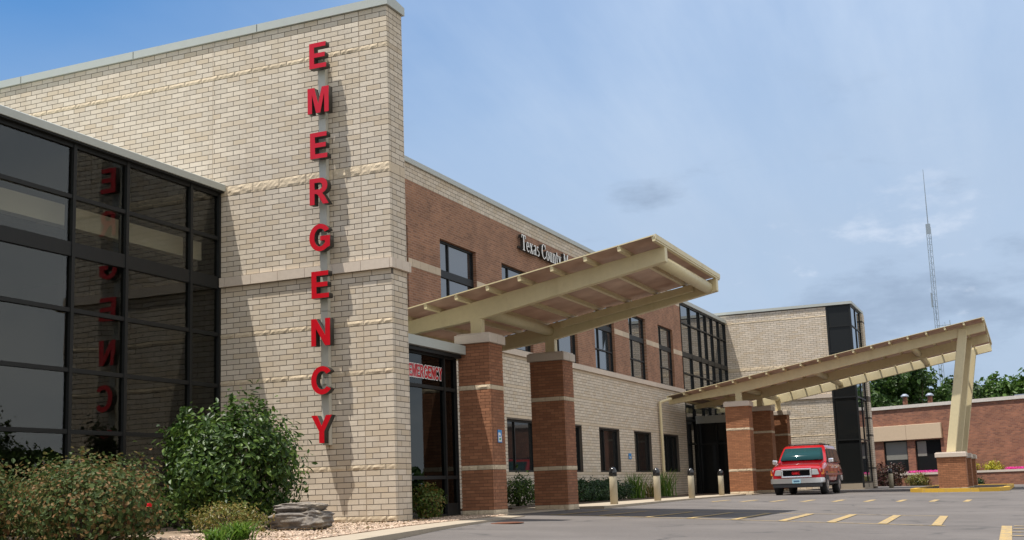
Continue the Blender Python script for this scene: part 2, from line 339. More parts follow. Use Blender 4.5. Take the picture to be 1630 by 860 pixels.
M_brownwall = brick_tex('brown_brick_wall', (0.30, 0.145, 0.078), (0.19, 0.088, 0.050), (0.30, 0.19, 0.13), 0.205, 0.0677)
M_redwall = brick_tex('red_brick_wall', (0.29, 0.118, 0.064), (0.16, 0.062, 0.040), (0.24, 0.14, 0.095), 0.24, 0.085, rot=math.atan2(-0.9064, -0.4223))

C4 = 0.1016
# ------------------------------------------------------------------ brickwork
def backing(us, ue, z0, z1, holes, o, U, Nn, depth, m, name, parent):
    """mortar wall with real openings; outer face lies on the plane through o"""
    ub = sorted({us, ue, *[h[0] for h in holes], *[h[1] for h in holes]}); zb = sorted({z0, z1, *[h[2] for h in holes], *[h[3] for h in holes]})
    ub = [u for u in ub if us <= u <= ue]; zb = [z for z in zb if z0 <= z <= z1]
    mb = MB(); o = Vector(o); U = Vector(U); Nn = Vector(Nn); Z = Vector((0, 0, 1))
    for a, b in zip(ub, ub[1:]):
        run = None
        for c, d in zip(zb, zb[1:]):
            hole = any(h[0] <= (a + b) / 2 <= h[1] and h[2] <= (c + d) / 2 <= h[3] for h in holes)
            if not hole: run = (run[0], d) if run else (c, d)
            if hole or d == zb[-1]:
                if run: mb.obox(o + U * a + Z * run[0] - Nn * depth, U * (b - a), Nn * depth, Z * (run[1] - run[0]))
                run = None
    return mb.build(name, m, parent)

def bricks(parent, o, U, Nn, u0, u1, courses, blen, joint, m, holes=(), n_ind=0, name='brick', depth=0.07, proud=0.0022, ch=C4, phase=0.0, cuts=()):
    """running-bond bricks: the n_ind largest in view are objects of their own sharing meshes, the rest one joined part"""
    o = Vector(o); U = Vector(U); Nn = Vector(Nn); Z = Vector((0, 0, 1)); items = []
    for k, z in courses:
        off = (0.5 if k % 2 else 0.0) * blen + phase; i = math.floor((u0 - off) / blen) - 1
        while True:
            a = off + i * blen; b = a + blen; i += 1
            if a >= u1: break
            if b <= u0: continue
            segs = [(max(a, u0), min(b, u1))]
            for c in cuts: segs = [q for s_ in segs for q in (((s_[0], c), (c, s_[1])) if s_[0] < c < s_[1] else (s_,))]
            for h in holes:
                if z + ch * 0.5 > h[2] and z + ch * 0.5 < h[3]:
                    ns = []
                    for s0, s1 in segs:
                        if h[1] <= s0 or h[0] >= s1: ns.append((s0, s1)); continue
                        if s0 < h[0]: ns.append((s0, h[0]))
                        if s1 > h[1]: ns.append((h[1], s1))
                    segs = ns
            for s0, s1 in segs:
                e0 = joint / 2 if s0 > u0 + 1e-4 else 0.0; e1 = joint / 2 if s1 < u1 - 1e-4 else 0.0
                if s1 - s0 - e0 - e1 > 0.02: items.append((round(s0 + e0, 4), round(s1 - s0 - e0 - e1, 4), z + joint / 2, ch - joint))
    rank = []
    for q, (a, w, z, h) in enumerate(items):
        p = proj(o + U * (a + w / 2) + Z * (z + h / 2))
        if p and -10 < p[0] < 1640 and -10 < p[1] < 870: rank.append((-(w * h) ** 0.5 / p[2], q))
    rank.sort(); ind = {q for _, q in rank[:n_ind]}
    cache = {}; V = []; F = []
    def corners(w, h, j):
        return [U * x + Nn * y + Z * zz2 for x in (-w / 2, w / 2) for y in (-depth, proud + j) for zz2 in (-h / 2, h / 2)]
    QF = ((0, 1, 3, 2), (4, 6, 7, 5), (2, 3, 7, 6), (0, 2, 6, 4), (1, 5, 7, 3)) if U.cross(Nn).z > 0 else tuple(tuple(reversed(f)) for f in ((0, 1, 3, 2), (4, 6, 7, 5), (2, 3, 7, 6), (0, 2, 6, 4), (1, 5, 7, 3)))
    for q, (a, w, z, h) in enumerate(items):
        c = o + U * (a + w / 2) + Z * (z + h / 2)
        if q in ind:
            j = random.choice((0.0, 0.0004, -0.0004)); key = (round(w, 3), round(h, 3), j)
            if key not in cache:
                me = bpy.data.meshes.new(name); me.from_pydata([tuple(x) for x in corners(w, h, j)], [], QF); me.materials.append(m); me.update(); cache[key] = me
            link(name, cache[key], parent, c)
        else:
            n = len(V); V += [tuple(c + x) for x in corners(w, h, random.uniform(-0.0004, 0.0004))]; F += [tuple(n + i for i in f) for f in QF]
    if V:
        me = np_mesh('brickwork', V, F, m); r = link('brickwork', me, parent); r['kind'] = 'stuff'
SPL = {}
def split_blocks(parent, o, U, Nn, u0, u1, z, h, blen, m=None, rough=True, name='split_face_block', holes=(), proud=0.004, joint=0.012, phase=0.0, rest=None):
    """a course of rough split-faced blocks, each one its own part"""
    m = m or M_split; o = Vector(o); U = Vector(U); Nn = Vector(Nn); Z = Vector((0, 0, 1)); i = math.floor((u0 - phase) / blen) - 1; V = []; F = []
    while True:
        a = phase + i * blen; b = a + blen; i += 1
        if a >= u1: break
        if b <= u0: continue
        segs = [(max(a, u0), min(b, u1))]
        for hh in holes: segs = [q for s0, s1 in segs for q in (((s0, s1),) if hh[1] <= s0 or hh[0] >= s1 else ((s0, hh[0]), (hh[1], s1))) if q[1] - q[0] > 0.03]
        for s0, s1 in segs:
            e0 = joint / 2 if s0 > u0 + 1e-4 else 0; e1 = joint / 2 if s1 < u1 - 1e-4 else 0; w = s1 - s0 - e0 - e1
            if w < 0.03: continue
            c = o + U * (s0 + e0 + w / 2) + Z * (z + h / 2); var = random.randrange(5)
            key = (round(w, 2), round(h, 2), tuple(U), rough, var if rough else 0, m.name, proud)
            if key not in SPL:
                nu, nz = (max(2, int(w / 0.05)), max(2, int(h / 0.05))) if rough else (1, 1); vs = []; fs = []; hh = h - joint
                for k in range(nz + 1):
                    for q in range(nu + 1):
                        edge = q in (0, nu) or k in (0, nz)
                        d = proud + (0 if not rough else (random.uniform(-0.003, 0.001) if edge else random.uniform(0.0, 0.014)))
                        vs.append(U * (-w / 2 + w * q / nu) + Nn * d + Z * (-hh / 2 + hh * k / nz))
                for k in range(nz):
                    for q in range(nu): fs.append((k * (nu + 1) + q, k * (nu + 1) + q + 1, (k + 1) * (nu + 1) + q + 1, (k + 1) * (nu + 1) + q))
                nb = len(vs)
                for x in (-w / 2, w / 2):
                    for zz2 in (-hh / 2, hh / 2): vs.append(U * x - Nn * 0.07 + Z * zz2)
                bl, br, tl, tr = 0, nu, nz * (nu + 1), nz * (nu + 1) + nu
                fs += [tuple(range(bl, br + 1))[::-1] + (nb, nb + 2), tuple(range(tl, tr + 1)) + (nb + 3, nb + 1),
                       tuple(k * (nu + 1) for k in range(nz + 1)) + (nb + 1, nb), tuple(k * (nu + 1) + nu for k in range(nz, -1, -1)) + (nb + 2, nb + 3)]
                if U.cross(Z).dot(Nn) < 0: fs = [f[::-1] for f in fs]
                me = bpy.data.meshes.new(name); me.from_pydata([tuple(x) for x in vs], [], fs); me.materials.append(m); me.update(); SPL[key] = me
            link(name, SPL[key], parent, c)

# ------------------------------------------------------------------ ground
def gz(x, y):
    t = min(max((x - 10) / 16, 0), 1); t = t * t * (3 - 2 * t); g = 1 - 0.6 * t
    return -0.05 + 0.038 * max(min(y, 0), -16) * g
def gsheet(name, x0, x1, y0, y1, m, dz=0.0, step=1.0):
    nx = max(1, int((x1 - x0) / step)); ny = max(1, int((y1 - y0) / step)); v = []; f = []
    for j in range(ny + 1):
        for i in range(nx + 1):
            x = x0 + (x1 - x0) * i / nx; y = y0 + (y1 - y0) * j / ny; v.append((x, y, gz(x, y) + dz))
    for j in range(ny):
        for i in range(nx): a = j * (nx + 1) + i; f.append((a, a + 1, a + nx + 2, a + nx + 1))
    me = np_mesh(name, v, f, m); return link(name, me)
tag(gsheet('asphalt_drive', -45, 75, -45, 14, M_asphalt), 'grey asphalt drive in front of the hospital', kind='structure')
gr = MB().quad((-3000, -3000, -1.2), (3000, -3000, -1.2), (3000, 3000, -1.2), (-3000, 3000, -1.2)).build('ground', M_grass); tag(gr, 'grassy ground reaching to the horizon', kind='structure')
def strip(pts_in, pts_out, name, m, thick=0.25, lift=0.0):
    mb = MB(); n = len(pts_in)
    for a, b, c, d in zip(pts_in, pts_in[1:], pts_out[1:], pts_out):
        mb.quad(d, c, b, a); mb.quad((d[0], d[1], d[2] - thick), (c[0], c[1], c[2] - thick), c, d)
    return mb.build(name, m)
kin = [(-16, -5.2, -0.05), (-11, -3.7, -0.05), (-7.7, -2.75, -0.045), (-6.5, -2.44, -0.04), (-4.8, -2.0, -0.04), (-1.9, -1.25, -0.04), (-0.3, -0.98, -0.04), (1.6, -0.72, -0.04), (3.9, -0.42, -0.04)]
kout = [(-16, -5.75, -0.07), (-11, -4.25, -0.07), (-7.7, -3.24, -0.06), (-6.3, -2.9, -0.06), (-4.7, -2.48, -0.06), (-1.95, -1.8, -0.06), (-0.4, -1.48, -0.06), (1.7, -1.12, -0.06), (4.1, -0.75, -0.06)]
tag(strip(kin, kout, 'concrete_kerb', M_conc), 'pale concrete kerb strip edging the gravel bed', kind='structure')
bed = MB(); top = [(-16, 4.0, 0.06), (-11, 4.0, 0.06), (-7.7, 4.0, 0.05), (-6.5, 4.0, 0.05), (-4.8, 4.0, 0.04), (-1.9, 4.0, 0.03), (-0.3, 4.0, 0.02), (1.6, 4.0, 0.0), (3.9, 4.0, 0.0)]
for a, b, c, d in zip(kin, kin[1:], top[1:], top): bed.quad(a, b, c, d)
tag(bed.build('gravel_bed', M_gravel0), 'planting bed of tan gravel in front of the block wall', kind='structure')
sw = MB(); sw.prism([(9.7, -0.55), (20, 0.0), (29.0, 0.12), (29.0, 1.9), (9.7, 1.9)], 2, -0.3, 0.0)
tag(sw.build('sidewalk', M_conc), 'pale concrete sidewalk under the bollards', kind='structure')
tag(MB().box(4.3, 9.6, 0.05, 3.8, -0.3, -0.02).build('entrance_walk', M_conc), 'concrete walk under the near canopy', kind='structure')
tag(MB().box(29.05, 43.4, -0.1, 3.84, -0.3, -0.012).build('entrance_pavement', M_conc), 'concrete pavement under the far canopy', kind='structure')
tag(MB().box(9.7, 33.9, 1.95, 3.84, -0.3, 0.03).build('planting_bed', M_dirt), 'mulched strip along the ground floor windows', kind='structure')
# painted markings, each laid 4-6 mm above the asphalt
def mark(x0, y0, x1, y1, w, dz=0.006):
    d = Vector((x1 - x0, y1 - y0, 0)); L = d.length; d.normalize(); nrm = Vector((-d.y, d.x, 0)) * (w / 2); n = max(1, int(L / 0.8)); mb = MB()
    for i in range(n):
        a = Vector((x0, y0, 0)) + d * (L * i / n); b = Vector((x0, y0, 0)) + d * (L * (i + 1) / n)
        mb.quad(*[(p.x, p.y, gz(p.x, p.y) + dz) for p in (a - nrm, b - nrm, b + nrm, a + nrm)])
    return mb
CROSS = 'near painted crosswalk'
cw = empty('crosswalk_marking', (5, -5, gz(5, -5))); cw['kind'] = 'structure'; cw['label'] = 'faded yellow crosswalk bars painted on the asphalt under the near canopy'
def marks(parent, lst, dz=0.006):
    for i, (x0, y0, x1, y1, w) in enumerate(lst):
        o = mark(x0, y0, x1, y1, w, dz + 0.0).build('painted_line', M_yellow, parent); o.matrix_parent_inverse = parent.matrix_world.inverted() if False else Matrix.Translation(-parent.location)
marks(cw, [(5.4, -0.80, 2.72, -9.0, 0.10), (8.55, -0.9, 7.50, -8.75, 0.10)])
marks(cw, [(5.25, -1.05, 8.4, -1.1, 0.12), (5.0, -2.06, 8.2, -2.08, 0.12), (4.65, -3.2, 8.1, -3.23, 0.13), (4.3, -4.15, 8.0, -4.17, 0.13), (4.0, -5.1, 7.95, -5.02, 0.14), (3.7, -6.08, 7.85, -5.93, 0.16), (3.42, -7.0, 7.72, -6.84, 0.16), (3.15, -7.93, 7.62, -7.75, 0.16), (2.8, -8.85, 7.5, -8.68, 0.16)], 0.010)
cw2 = empty('far_crosswalk_marking', (18, -5, gz(18, -5))); cw2['kind'] = 'structure'; cw2['label'] = 'row of short yellow bars in front of the red car'
marks(cw2, [(17.0, -1.45 - 0.9 * i, 19.2 - 0.1 * i, -1.5 - 0.9 * i, 0.16) for i in range(9)])
cw3 = empty('parking_marking', (2, -10.2, gz(2, -10.2))); cw3['kind'] = 'structure'; cw3['label'] = 'thick yellow painted line at the right edge'
marks(cw3, [(3.1, -9.95, -9.0, -10.12, 0.16)]); marks(cw3, [(3.0 - 1.1 * i, -10.06, 3.0 - 1.1 * i, -12.0, 0.14) for i in range(4)], 0.010)
dr = empty('drain_cover', (0.9, -1.75, gz(0.9, -1.75))); tag(dr, 'small rusty round drain cover in the asphalt near the brown pier', 'drain cover')
M_rust = mat('rusty_iron', (0.16, 0.06, 0.03), 0.8, var=0.3, nscale=30)
ln = MB().lathe((0, 0, 0.004), [(0.30, 0), (0.30, 0.012), (0.25, 0.014)], 20).build('cover_rim', M_rust, dr); MB().lathe((0, 0, 0.006), [(0.22, 0), (0.22, 0.016), (0.2, 0.018)], 20).build('cover_plate', M_rust, dr)

# ------------------------------------------------------------------ blade wall
bw = empty('block_wall', (0, 0, 0)); tag(bw, 'tall tan block blade wall carrying the red letters', 'wall')
TH = 0.60; YB = 13.0; ZT = 95 * C4
XP = (Vector((0, 1, 0)), Vector((-1, 0, 0)))
b1 = MB(); b1.box(0.0, TH, 0.0, 3.9, 0, ZT); b1.box(0.0, TH, 3.901, YB, 6.2, ZT); b1.build('wall_core', M_mortar, bw); MB().box(-0.02, TH, 3.96, YB, 0, 6.19).build('inner_wall', M_inter, bw)
SB = [(0, 1), (9, 1), (26, 1), (35, 1), (63, 2), (87, 1)]; skip = {0, 9, 26, 35, 44, 45, 46, 63, 64, 87}
cs = [(k, k * C4) for k in range(95) if k not in skip]
lo = [c for c in cs if c[0] < 63]; hi = [c for c in cs if c[0] > 63]
JC = (0.60, 3.12)
bricks(bw, (0, 0, 0), *XP, -0.0026, 3.95, lo, 0.3048, 0.013, M_tan, n_ind=300, depth=0.092, cuts=(0.6,), phase=-0.0026)
bricks(bw, (0, 0, 0), *XP, -0.0026, YB, hi, 0.3048, 0.013, M_tan, n_ind=0, depth=0.092, cuts=(0.6, 4.0), phase=-0.0026)
bricks(bw, (0, 0, 0), (1, 0, 0), (0, -1, 0), 0.104, TH, cs, 0.3048, 0.013, M_tan, n_ind=60, phase=0.104)
for k, n in SB:
    split_blocks(bw, (0, 0, 0), *XP, -0.005, 3.95 if k < 63 else YB, k * C4, n * C4, 0.61 if n == 2 else 0.41, phase=0.6)
    split_blocks(bw, (0, 0, 0), (1, 0, 0), (0, -1, 0), 0.075, TH, k * C4, n * C4, 0.41, M_smooth, False, 'smooth_block')
split_blocks(bw, (0, 0, 0), *XP, -0.005, 3.95, 44 * C4, C4, 0.41, M_smooth, False, 'smooth_block')
split_blocks(bw, (0, 0, 0), (1, 0, 0), (0, -1, 0), 0.075, TH, 44 * C4, C4, 0.41, M_smooth, False, 'smooth_block')
split_blocks(bw, (0, 0, 45 * C4), *XP, -0.06, 3.9, 0.0, 2 * C4 - 0.01, 0.61, M_lime, False, 'limestone_block', proud=0.065, joint=0.008)
split_blocks(bw, (0, 0, 45 * C4), (1, 0, 0), (0, -1, 0), 0.072, TH + 0.06, 0.0, 2 * C4 - 0.01, 0.30, M_lime, False, 'limestone_block', proud=0.065, joint=0.008)
for y_, z0_ in ((0.60, 0.0), (4.0, 6.75)): MB().box(-0.0032, 0.0, y_ - 0.006, y_ + 0.006, z0_, ZT - 0.002).build('control_joint', M_joint, bw)
cp = MB(); cp.prism([(-0.05, 0.0), (-0.05, 0.16), (TH / 2, 0.20), (TH + 0.05, 0.16), (TH + 0.05, 0.0)], 1, -0.05, YB)
cpo = cp.build('coping', M_coping, bw); cpo.location.z = ZT + 0.006
for y in (2.9, 6.0, 9.1): MB().box(-0.054, -0.049, y, y + 0.01, ZT + 0.01, ZT + 0.16).build('coping_joint', M_frame, bw)

# ------------------------------------------------------------------ letter outlines
def arc(cx_, cy_, rx, ry, a0, a1, n=18): return [(cx_ + rx * math.cos(math.radians(a0 + (a1 - a0) * i / n)), cy_ + ry * math.sin(math.radians(a0 + (a1 - a0) * i / n))) for i in range(n + 1)]
GL = {
 'E': (0.74, [[(0, 0), (.74, 0), (.74, .17), (.21, .17), (.21, .42), (.68, .42), (.68, .59), (.21, .59), (.21, .83), (.72, .83), (.72, 1), (0, 1)]]),
 'M': (0.92, [[(0, 0), (.19, 0), (.19, .75), (.37, 0), (.55, 0), (.73, .75), (.73, 0), (.92, 0), (.92, 1), (.63, 1), (.46, .34), (.29, 1), (0, 1)]]),
 'R': (0.82, [[(0, 0), (.21, 0), (.21, .41), (.28, .41), (.36, .36), (.57, 0), (.82, 0), (.64, .29), (.54, .42)] + arc(.5, .71, .27, .29, -62, 90, 12) + [(0, 1)], [(.21, .57), (.44, .57), (.53, .62), (.56, .70), (.53, .78), (.45, .83), (.21, .83)]]),
 'G': (0.88, [arc(.46, .5, .46, .515, 32, 308, 30) + [(.88, .15), (.88, .55), (.47, .55), (.47, .38), (.67, .38), (.67, .25)] + arc(.46, .5, .25, .34, 318, 36, 24)]),
 'N': (0.80, [[(0, 0), (.20, 0), (.20, .64), (.59, 0), (.80, 0), (.80, 1), (.60, 1), (.60, .37), (.21, 1), (0, 1)]]),
 'C': (0.84, [arc(.46, .5, .46, .515, 38, 322, 32) + arc(.46, .5, .25, .335, 318, 42, 28)]),
 'Y': (0.86, [[(.325, 0), (.535, 0), (.535, .42), (.86, 1), (.62, 1), (.43, .61), (.24, 1), (0, 1), (.325, .42)]]),
}
def glyph_mesh(ch, h, sx, depth, m, offset=0.0, name='letter'):
    """mesh of a letter: x right, y up, extruded 0..depth towards +z (local)"""
    w, loops = GL[ch]; c = bpy.data.curves.new(name, 'CURVE'); c.dimensions = '2D'; c.fill_mode = 'BOTH'; c.extrude = depth / 2; c.offset = offset
    for lp in loops:
        sp = c.splines.new('POLY'); sp.points.add(len(lp) - 1); sp.use_cyclic_u = True
        for p, q in zip(sp.points, lp): p.co = (q[0] * h * sx, q[1] * h, 0, 1)
    t = bpy.data.objects.new('t', c); COL.objects.link(t); bpy.context.view_layer.update()
    me = bpy.data.meshes.new_from_object(t.evaluated_get(bpy.context.evaluated_depsgraph_get())); me.name = name
    bpy.data.objects.remove(t); bpy.data.curves.remove(c)
    for v in me.vertices: v.co.z += depth / 2
    me.materials.clear(); me.materials.append(m); return me, w * h * sx

# the red EMERGENCY letters standing off the blade wall
es = empty('emergency_letter_sign', (0, 1.37, 1.2)); tag(es, 'vertical red EMERGENCY letters on a grey post against the block wall', 'sign')
def put(o, parent, M):
    o.parent = parent; o.matrix_parent_inverse = parent.matrix_basis.inverted(); o.matrix_basis = M; return o
ob = MB()
for i in range(6): ob.box(-0.11, -0.012, 1.295, 1.45, 1.40 + i * 1.24 + 0.004, 1.40 + (i + 1) * 1.24 - 0.004)
po = ob.build('post', M_pole); put(po, es, Matrix())
FACE = Matrix(((0, 0, -1, 0), (-1, 0, 0, 0), (0, 1, 0, 0), (0, 0, 0, 1)))   # glyph x -> -Y, y -> Z, z -> -X
LH = 0.505; cen = 1.335
for i, ch in enumerate('EMERGENCY'):
    zb = 8.545 - 0.889 * i; me, w = glyph_mesh(ch, LH, 1.0, 0.135, M_return); o = link('letter', me)
    put(o, es, Matrix.Translation((-0.165, cen + w / 2 + 0.0, zb)) @ FACE)
    mf, _ = glyph_mesh(ch, LH, 1.0, 0.008, M_red, name='letter_face'); f = link('letter_face', mf); f.parent = o; f.location = (0, 0, 0.1352)
    br_ = MB().box(-0.166, -0.108, 1.34, 1.40, zb + 0.2, zb + 0.3).build('bracket', M_pole); put(br_, es, Matrix())

# ------------------------------------------------------------------ glass pavilion (left)
gp = empty('glass_pavilion', (-8, 4, 0)); tag(gp, 'low dark glass curtain wall building left of the block wall', 'building')
def child(o, parent): o.parent = parent; o.matrix_parent_inverse = parent.matrix_basis.inverted(); return o
GY = 3.85
xs = [-0.03, -0.90, -2.66, -3.95, -5.71, -7.0, -8.76, -10.05, -11.8, -13.1, -14.9]; zs = [0.0, 1.66, 2.66, 3.65, 4.67, 5.56, 6.44]
fm = MB()
for x in xs: child(MB().box(x - 0.035, x + 0.035, GY - 0.06, GY + 0.12, 0, 6.47).build('mullion', M_frame), gp)
for i, z in enumerate(zs):
    h = 0.12 if abs(z - 4.67) < 0.01 else 0.035
    child(MB().box(xs[-1] + 0.036, xs[0] - 0.036, GY - 0.045, GY + 0.10, z - h if i else 0, z + h).build('transom', M_frame), gp)
for a, b in zip(xs, xs[1:]):
    for i in range(len(zs) - 1):
        tl = random.uniform(-0.003, 0.003); t2 = random.uniform(-0.0025, 0.0025); z0, z1 = zs[i], zs[i + 1]; cx_ = (a + b) / 2; w = (a - b) / 2; h = (z1 - z0) / 2
        pn = MB().box(-w, w, -0.004, 0.004, -h, h).build('pane', M_gl_dark); child(pn, gp); pn.location = (cx_, GY, (z0 + z1) / 2); pn.rotation_euler = (tl, 0, t2)
child(MB().box(-15.2, -0.02, GY - 0.14, 12.6, 6.47, 6.50).build('roof_edge_trim', M_frame), gp)
child(MB().prism([(GY - 0.17, 6.50), (12.6, 6.50), (12.6, 6.7), (GY - 0.12, 6.66), (GY - 0.17, 6.63)], 0, -15.3, -0.012).build('coping', M_coping), gp)
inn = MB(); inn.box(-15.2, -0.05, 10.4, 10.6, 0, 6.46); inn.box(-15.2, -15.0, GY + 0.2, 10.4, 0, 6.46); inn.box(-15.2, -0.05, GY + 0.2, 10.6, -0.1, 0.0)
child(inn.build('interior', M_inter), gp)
child(MB().box(-14.9, -0.15, GY + 0.30, GY + 0.50, 5.14, 5.50).build('soffit_band', M_soffit), gp)
child(MB().box(-14.9, -0.15, GY + 0.51, 10.4, 5.04, 5.13).build('floor_slab', M_inter), gp)

# ------------------------------------------------------------------ two-storey wing
wg = empty('two_storey_wing', (17.5, GY, 0)); tag(wg, 'long two storey wing of brown brick over tan block', 'building')
FX0, FX1 = 0.62, 34.45
wx = [(5.57 + 4.18 * i, 5.57 + 4.18 * i + 2.33) for i in range(7)]
up = [(a, b, 4.775, 7.36) for a, b in wx]; dn = [(a, b, 10 * C4, 25.6 * C4) for a, b in wx[2:]]
AX = (Vector((1, 0, 0)), Vector((0, -1, 0)))
w1 = backing(FX0, FX1, 0, 45 * C4, dn, (0, GY, 0), *AX, 0.35, M_mortar, 'ground_floor_wall', None); child(w1, wg)
w2 = backing(FX0, FX1, 45 * C4, 8.6, up, (0, GY, 0), *AX, 0.35, M_brownwall, 'upper_wall', None); child(w2, wg)
w3 = child(MB().box(FX0, FX1, GY, GY + 0.35, 8.6, 9.05).build('parapet', M_mortar), wg)
def par(fn, parent): return fn
# (sub-parts of the walls)
w1c = [(k, k * C4) for k in range(1, 44) if k not in (9, 26, 35)]
bricks(w1, (0, GY, 0), *AX, 9.0, FX1, w1c, 0.3048, 0.013, M_tan, holes=dn, n_ind=300)
for k in (0, 9, 26, 35, 44):
    split_blocks(w1, (0, GY, 0), *AX, 9.0, FX1, k * C4, C4, 0.82, M_smooth, False, 'smooth_block', holes=[h for h in dn if h[2] < (k + .5) * C4 < h[3]])
lime = MB()
split_blocks(w2, (0, GY, 45 * C4), *AX, FX0, FX1, 0.0, 2 * C4 - 0.012, 0.9, M_lime, False, 'limestone_block', proud=0.075, joint=0.008)
split_blocks(w2, (0, GY, 0), *AX, FX0, FX1, 6.30, 0.215, 0.45, M_smooth, False, 'band_block', holes=up, proud=0.012, joint=0.010)
bricks(w3, (0, GY, 8.6), *AX, FX0, FX1, [(k, k * 0.1125) for k in range(4)], 0.3048, 0.013, M_tan, n_ind=160, ch=0.1125)
child(MB().prism([(GY - 0.06, 9.05), (GY + 0.42, 9.05), (GY + 0.42, 9.2), (GY + 0.18, 9.24), (GY - 0.06, 9.19)], 0, FX0, FX1 + 0.05).build('coping', M_coping), wg)
child(MB().box(FX0, 43.4, GY + 0.351, 22, 8.3, 8.4).build('roof', M_roof), wg)
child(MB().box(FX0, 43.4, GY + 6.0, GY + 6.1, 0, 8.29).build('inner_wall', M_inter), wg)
def window(parent, x0, x1, z0, z1, mids, gm, rows, y=GY, inset=0.10, name='window', fr=0.06):
    w = empty(name); child(w, parent)
    f = MB(); yf = y + inset
    f.box(x0, x0 + fr, yf, yf + 0.1, z0, z1); f.box(x1 - fr, x1, yf, yf + 0.1, z0, z1); f.box(x0 + fr, x1 - fr, yf, yf + 0.1, z0, z0 + fr); f.box(x0 + fr, x1 - fr, yf, yf + 0.1, z1 - fr, z1)
    for mx_ in mids: f.box(mx_ - 0.03, mx_ + 0.03, yf + 0.004, yf + 0.096, z0 + fr, z1 - fr)
    for r, hh in rows: f.box(x0 + fr, x1 - fr, yf - 0.004, yf + 0.09, r - hh, r + hh)
    fo = f.build('frame', M_frame, w)
    ux = [x0 + fr] + list(mids) + [x1 - fr]; uz = [z0 + fr] + [r for r, _ in rows] + [z1 - fr]
    for a, b in zip(ux, ux[1:]):
        for c, d in zip(uz, uz[1:]):
            p = MB().box(-(b - a) / 2, (b - a) / 2, -0.006, 0.006, -(d - c) / 2, (d - c) / 2).build('pane', gm, w); p.location = ((a + b) / 2, yf + 0.05, (c + d) / 2); p.rotation_euler = (random.uniform(-.003, .003), 0, random.uniform(-.003, .003))
    return w
for i, (a, b) in enumerate(wx):
    window(wg, a, b, 4.775, 7.36, [a + 0.72] , M_gl_win, [(6.43, 0.10)] + ([(5.55, 0.025)] if i > 3 else []))
for a, b in wx[2:]: window(wg, a, b, 10 * C4, 25.6 * C4, [a + 0.8], M_gl_low, [])
# glazed bay between the wing and the tower
bx = [34.47, 36.2, 38.0, 39.3, 40.6, 42.0, 43.4]
for x in bx: child(MB().box(x - 0.035, x + 0.035, GY - 0.03, GY + 0.12, 0, 8.78).build('mullion', M_frame), wg)
for z, h in ((4.75, 0.05), (5.55, 0.03), (6.43, 0.11), (7.9, 0.03), (8.8, 0.04), (3.4, 0.05), (2.3, 0.03)): child(MB().box(34.505, 43.365, GY - 0.02, GY + 0.1, z - h, z + h).build('transom', M_frame), wg)
bz = [0, 2.3, 3.4, 4.75, 5.55, 6.43, 7.9, 8.8]
for a, b in zip(bx, bx[1:]):
    for c, d in zip(bz, bz[1:]): child(MB().box(a, b, GY + 0.05, GY + 0.06, c, d).build('pane', M_gl_win if c > 4 else M_gl_low), wg)
child(MB().box(34.46, 43.44, GY - 0.09, GY + 0.3, 8.84, 9.02).build('bay_coping', M_coping), wg)
child(MB().tube((30.0, GY - 0.12, 0.02), (29.95, GY - 0.12, 3.95), 0.06, seg=10).build('downspout', M_cream), wg)
child(MB().tube((29.95, GY - 0.12, 3.93), (30.35, 3.35, 4.08), 0.06, seg=10).build('downspout_elbow', M_cream), wg)

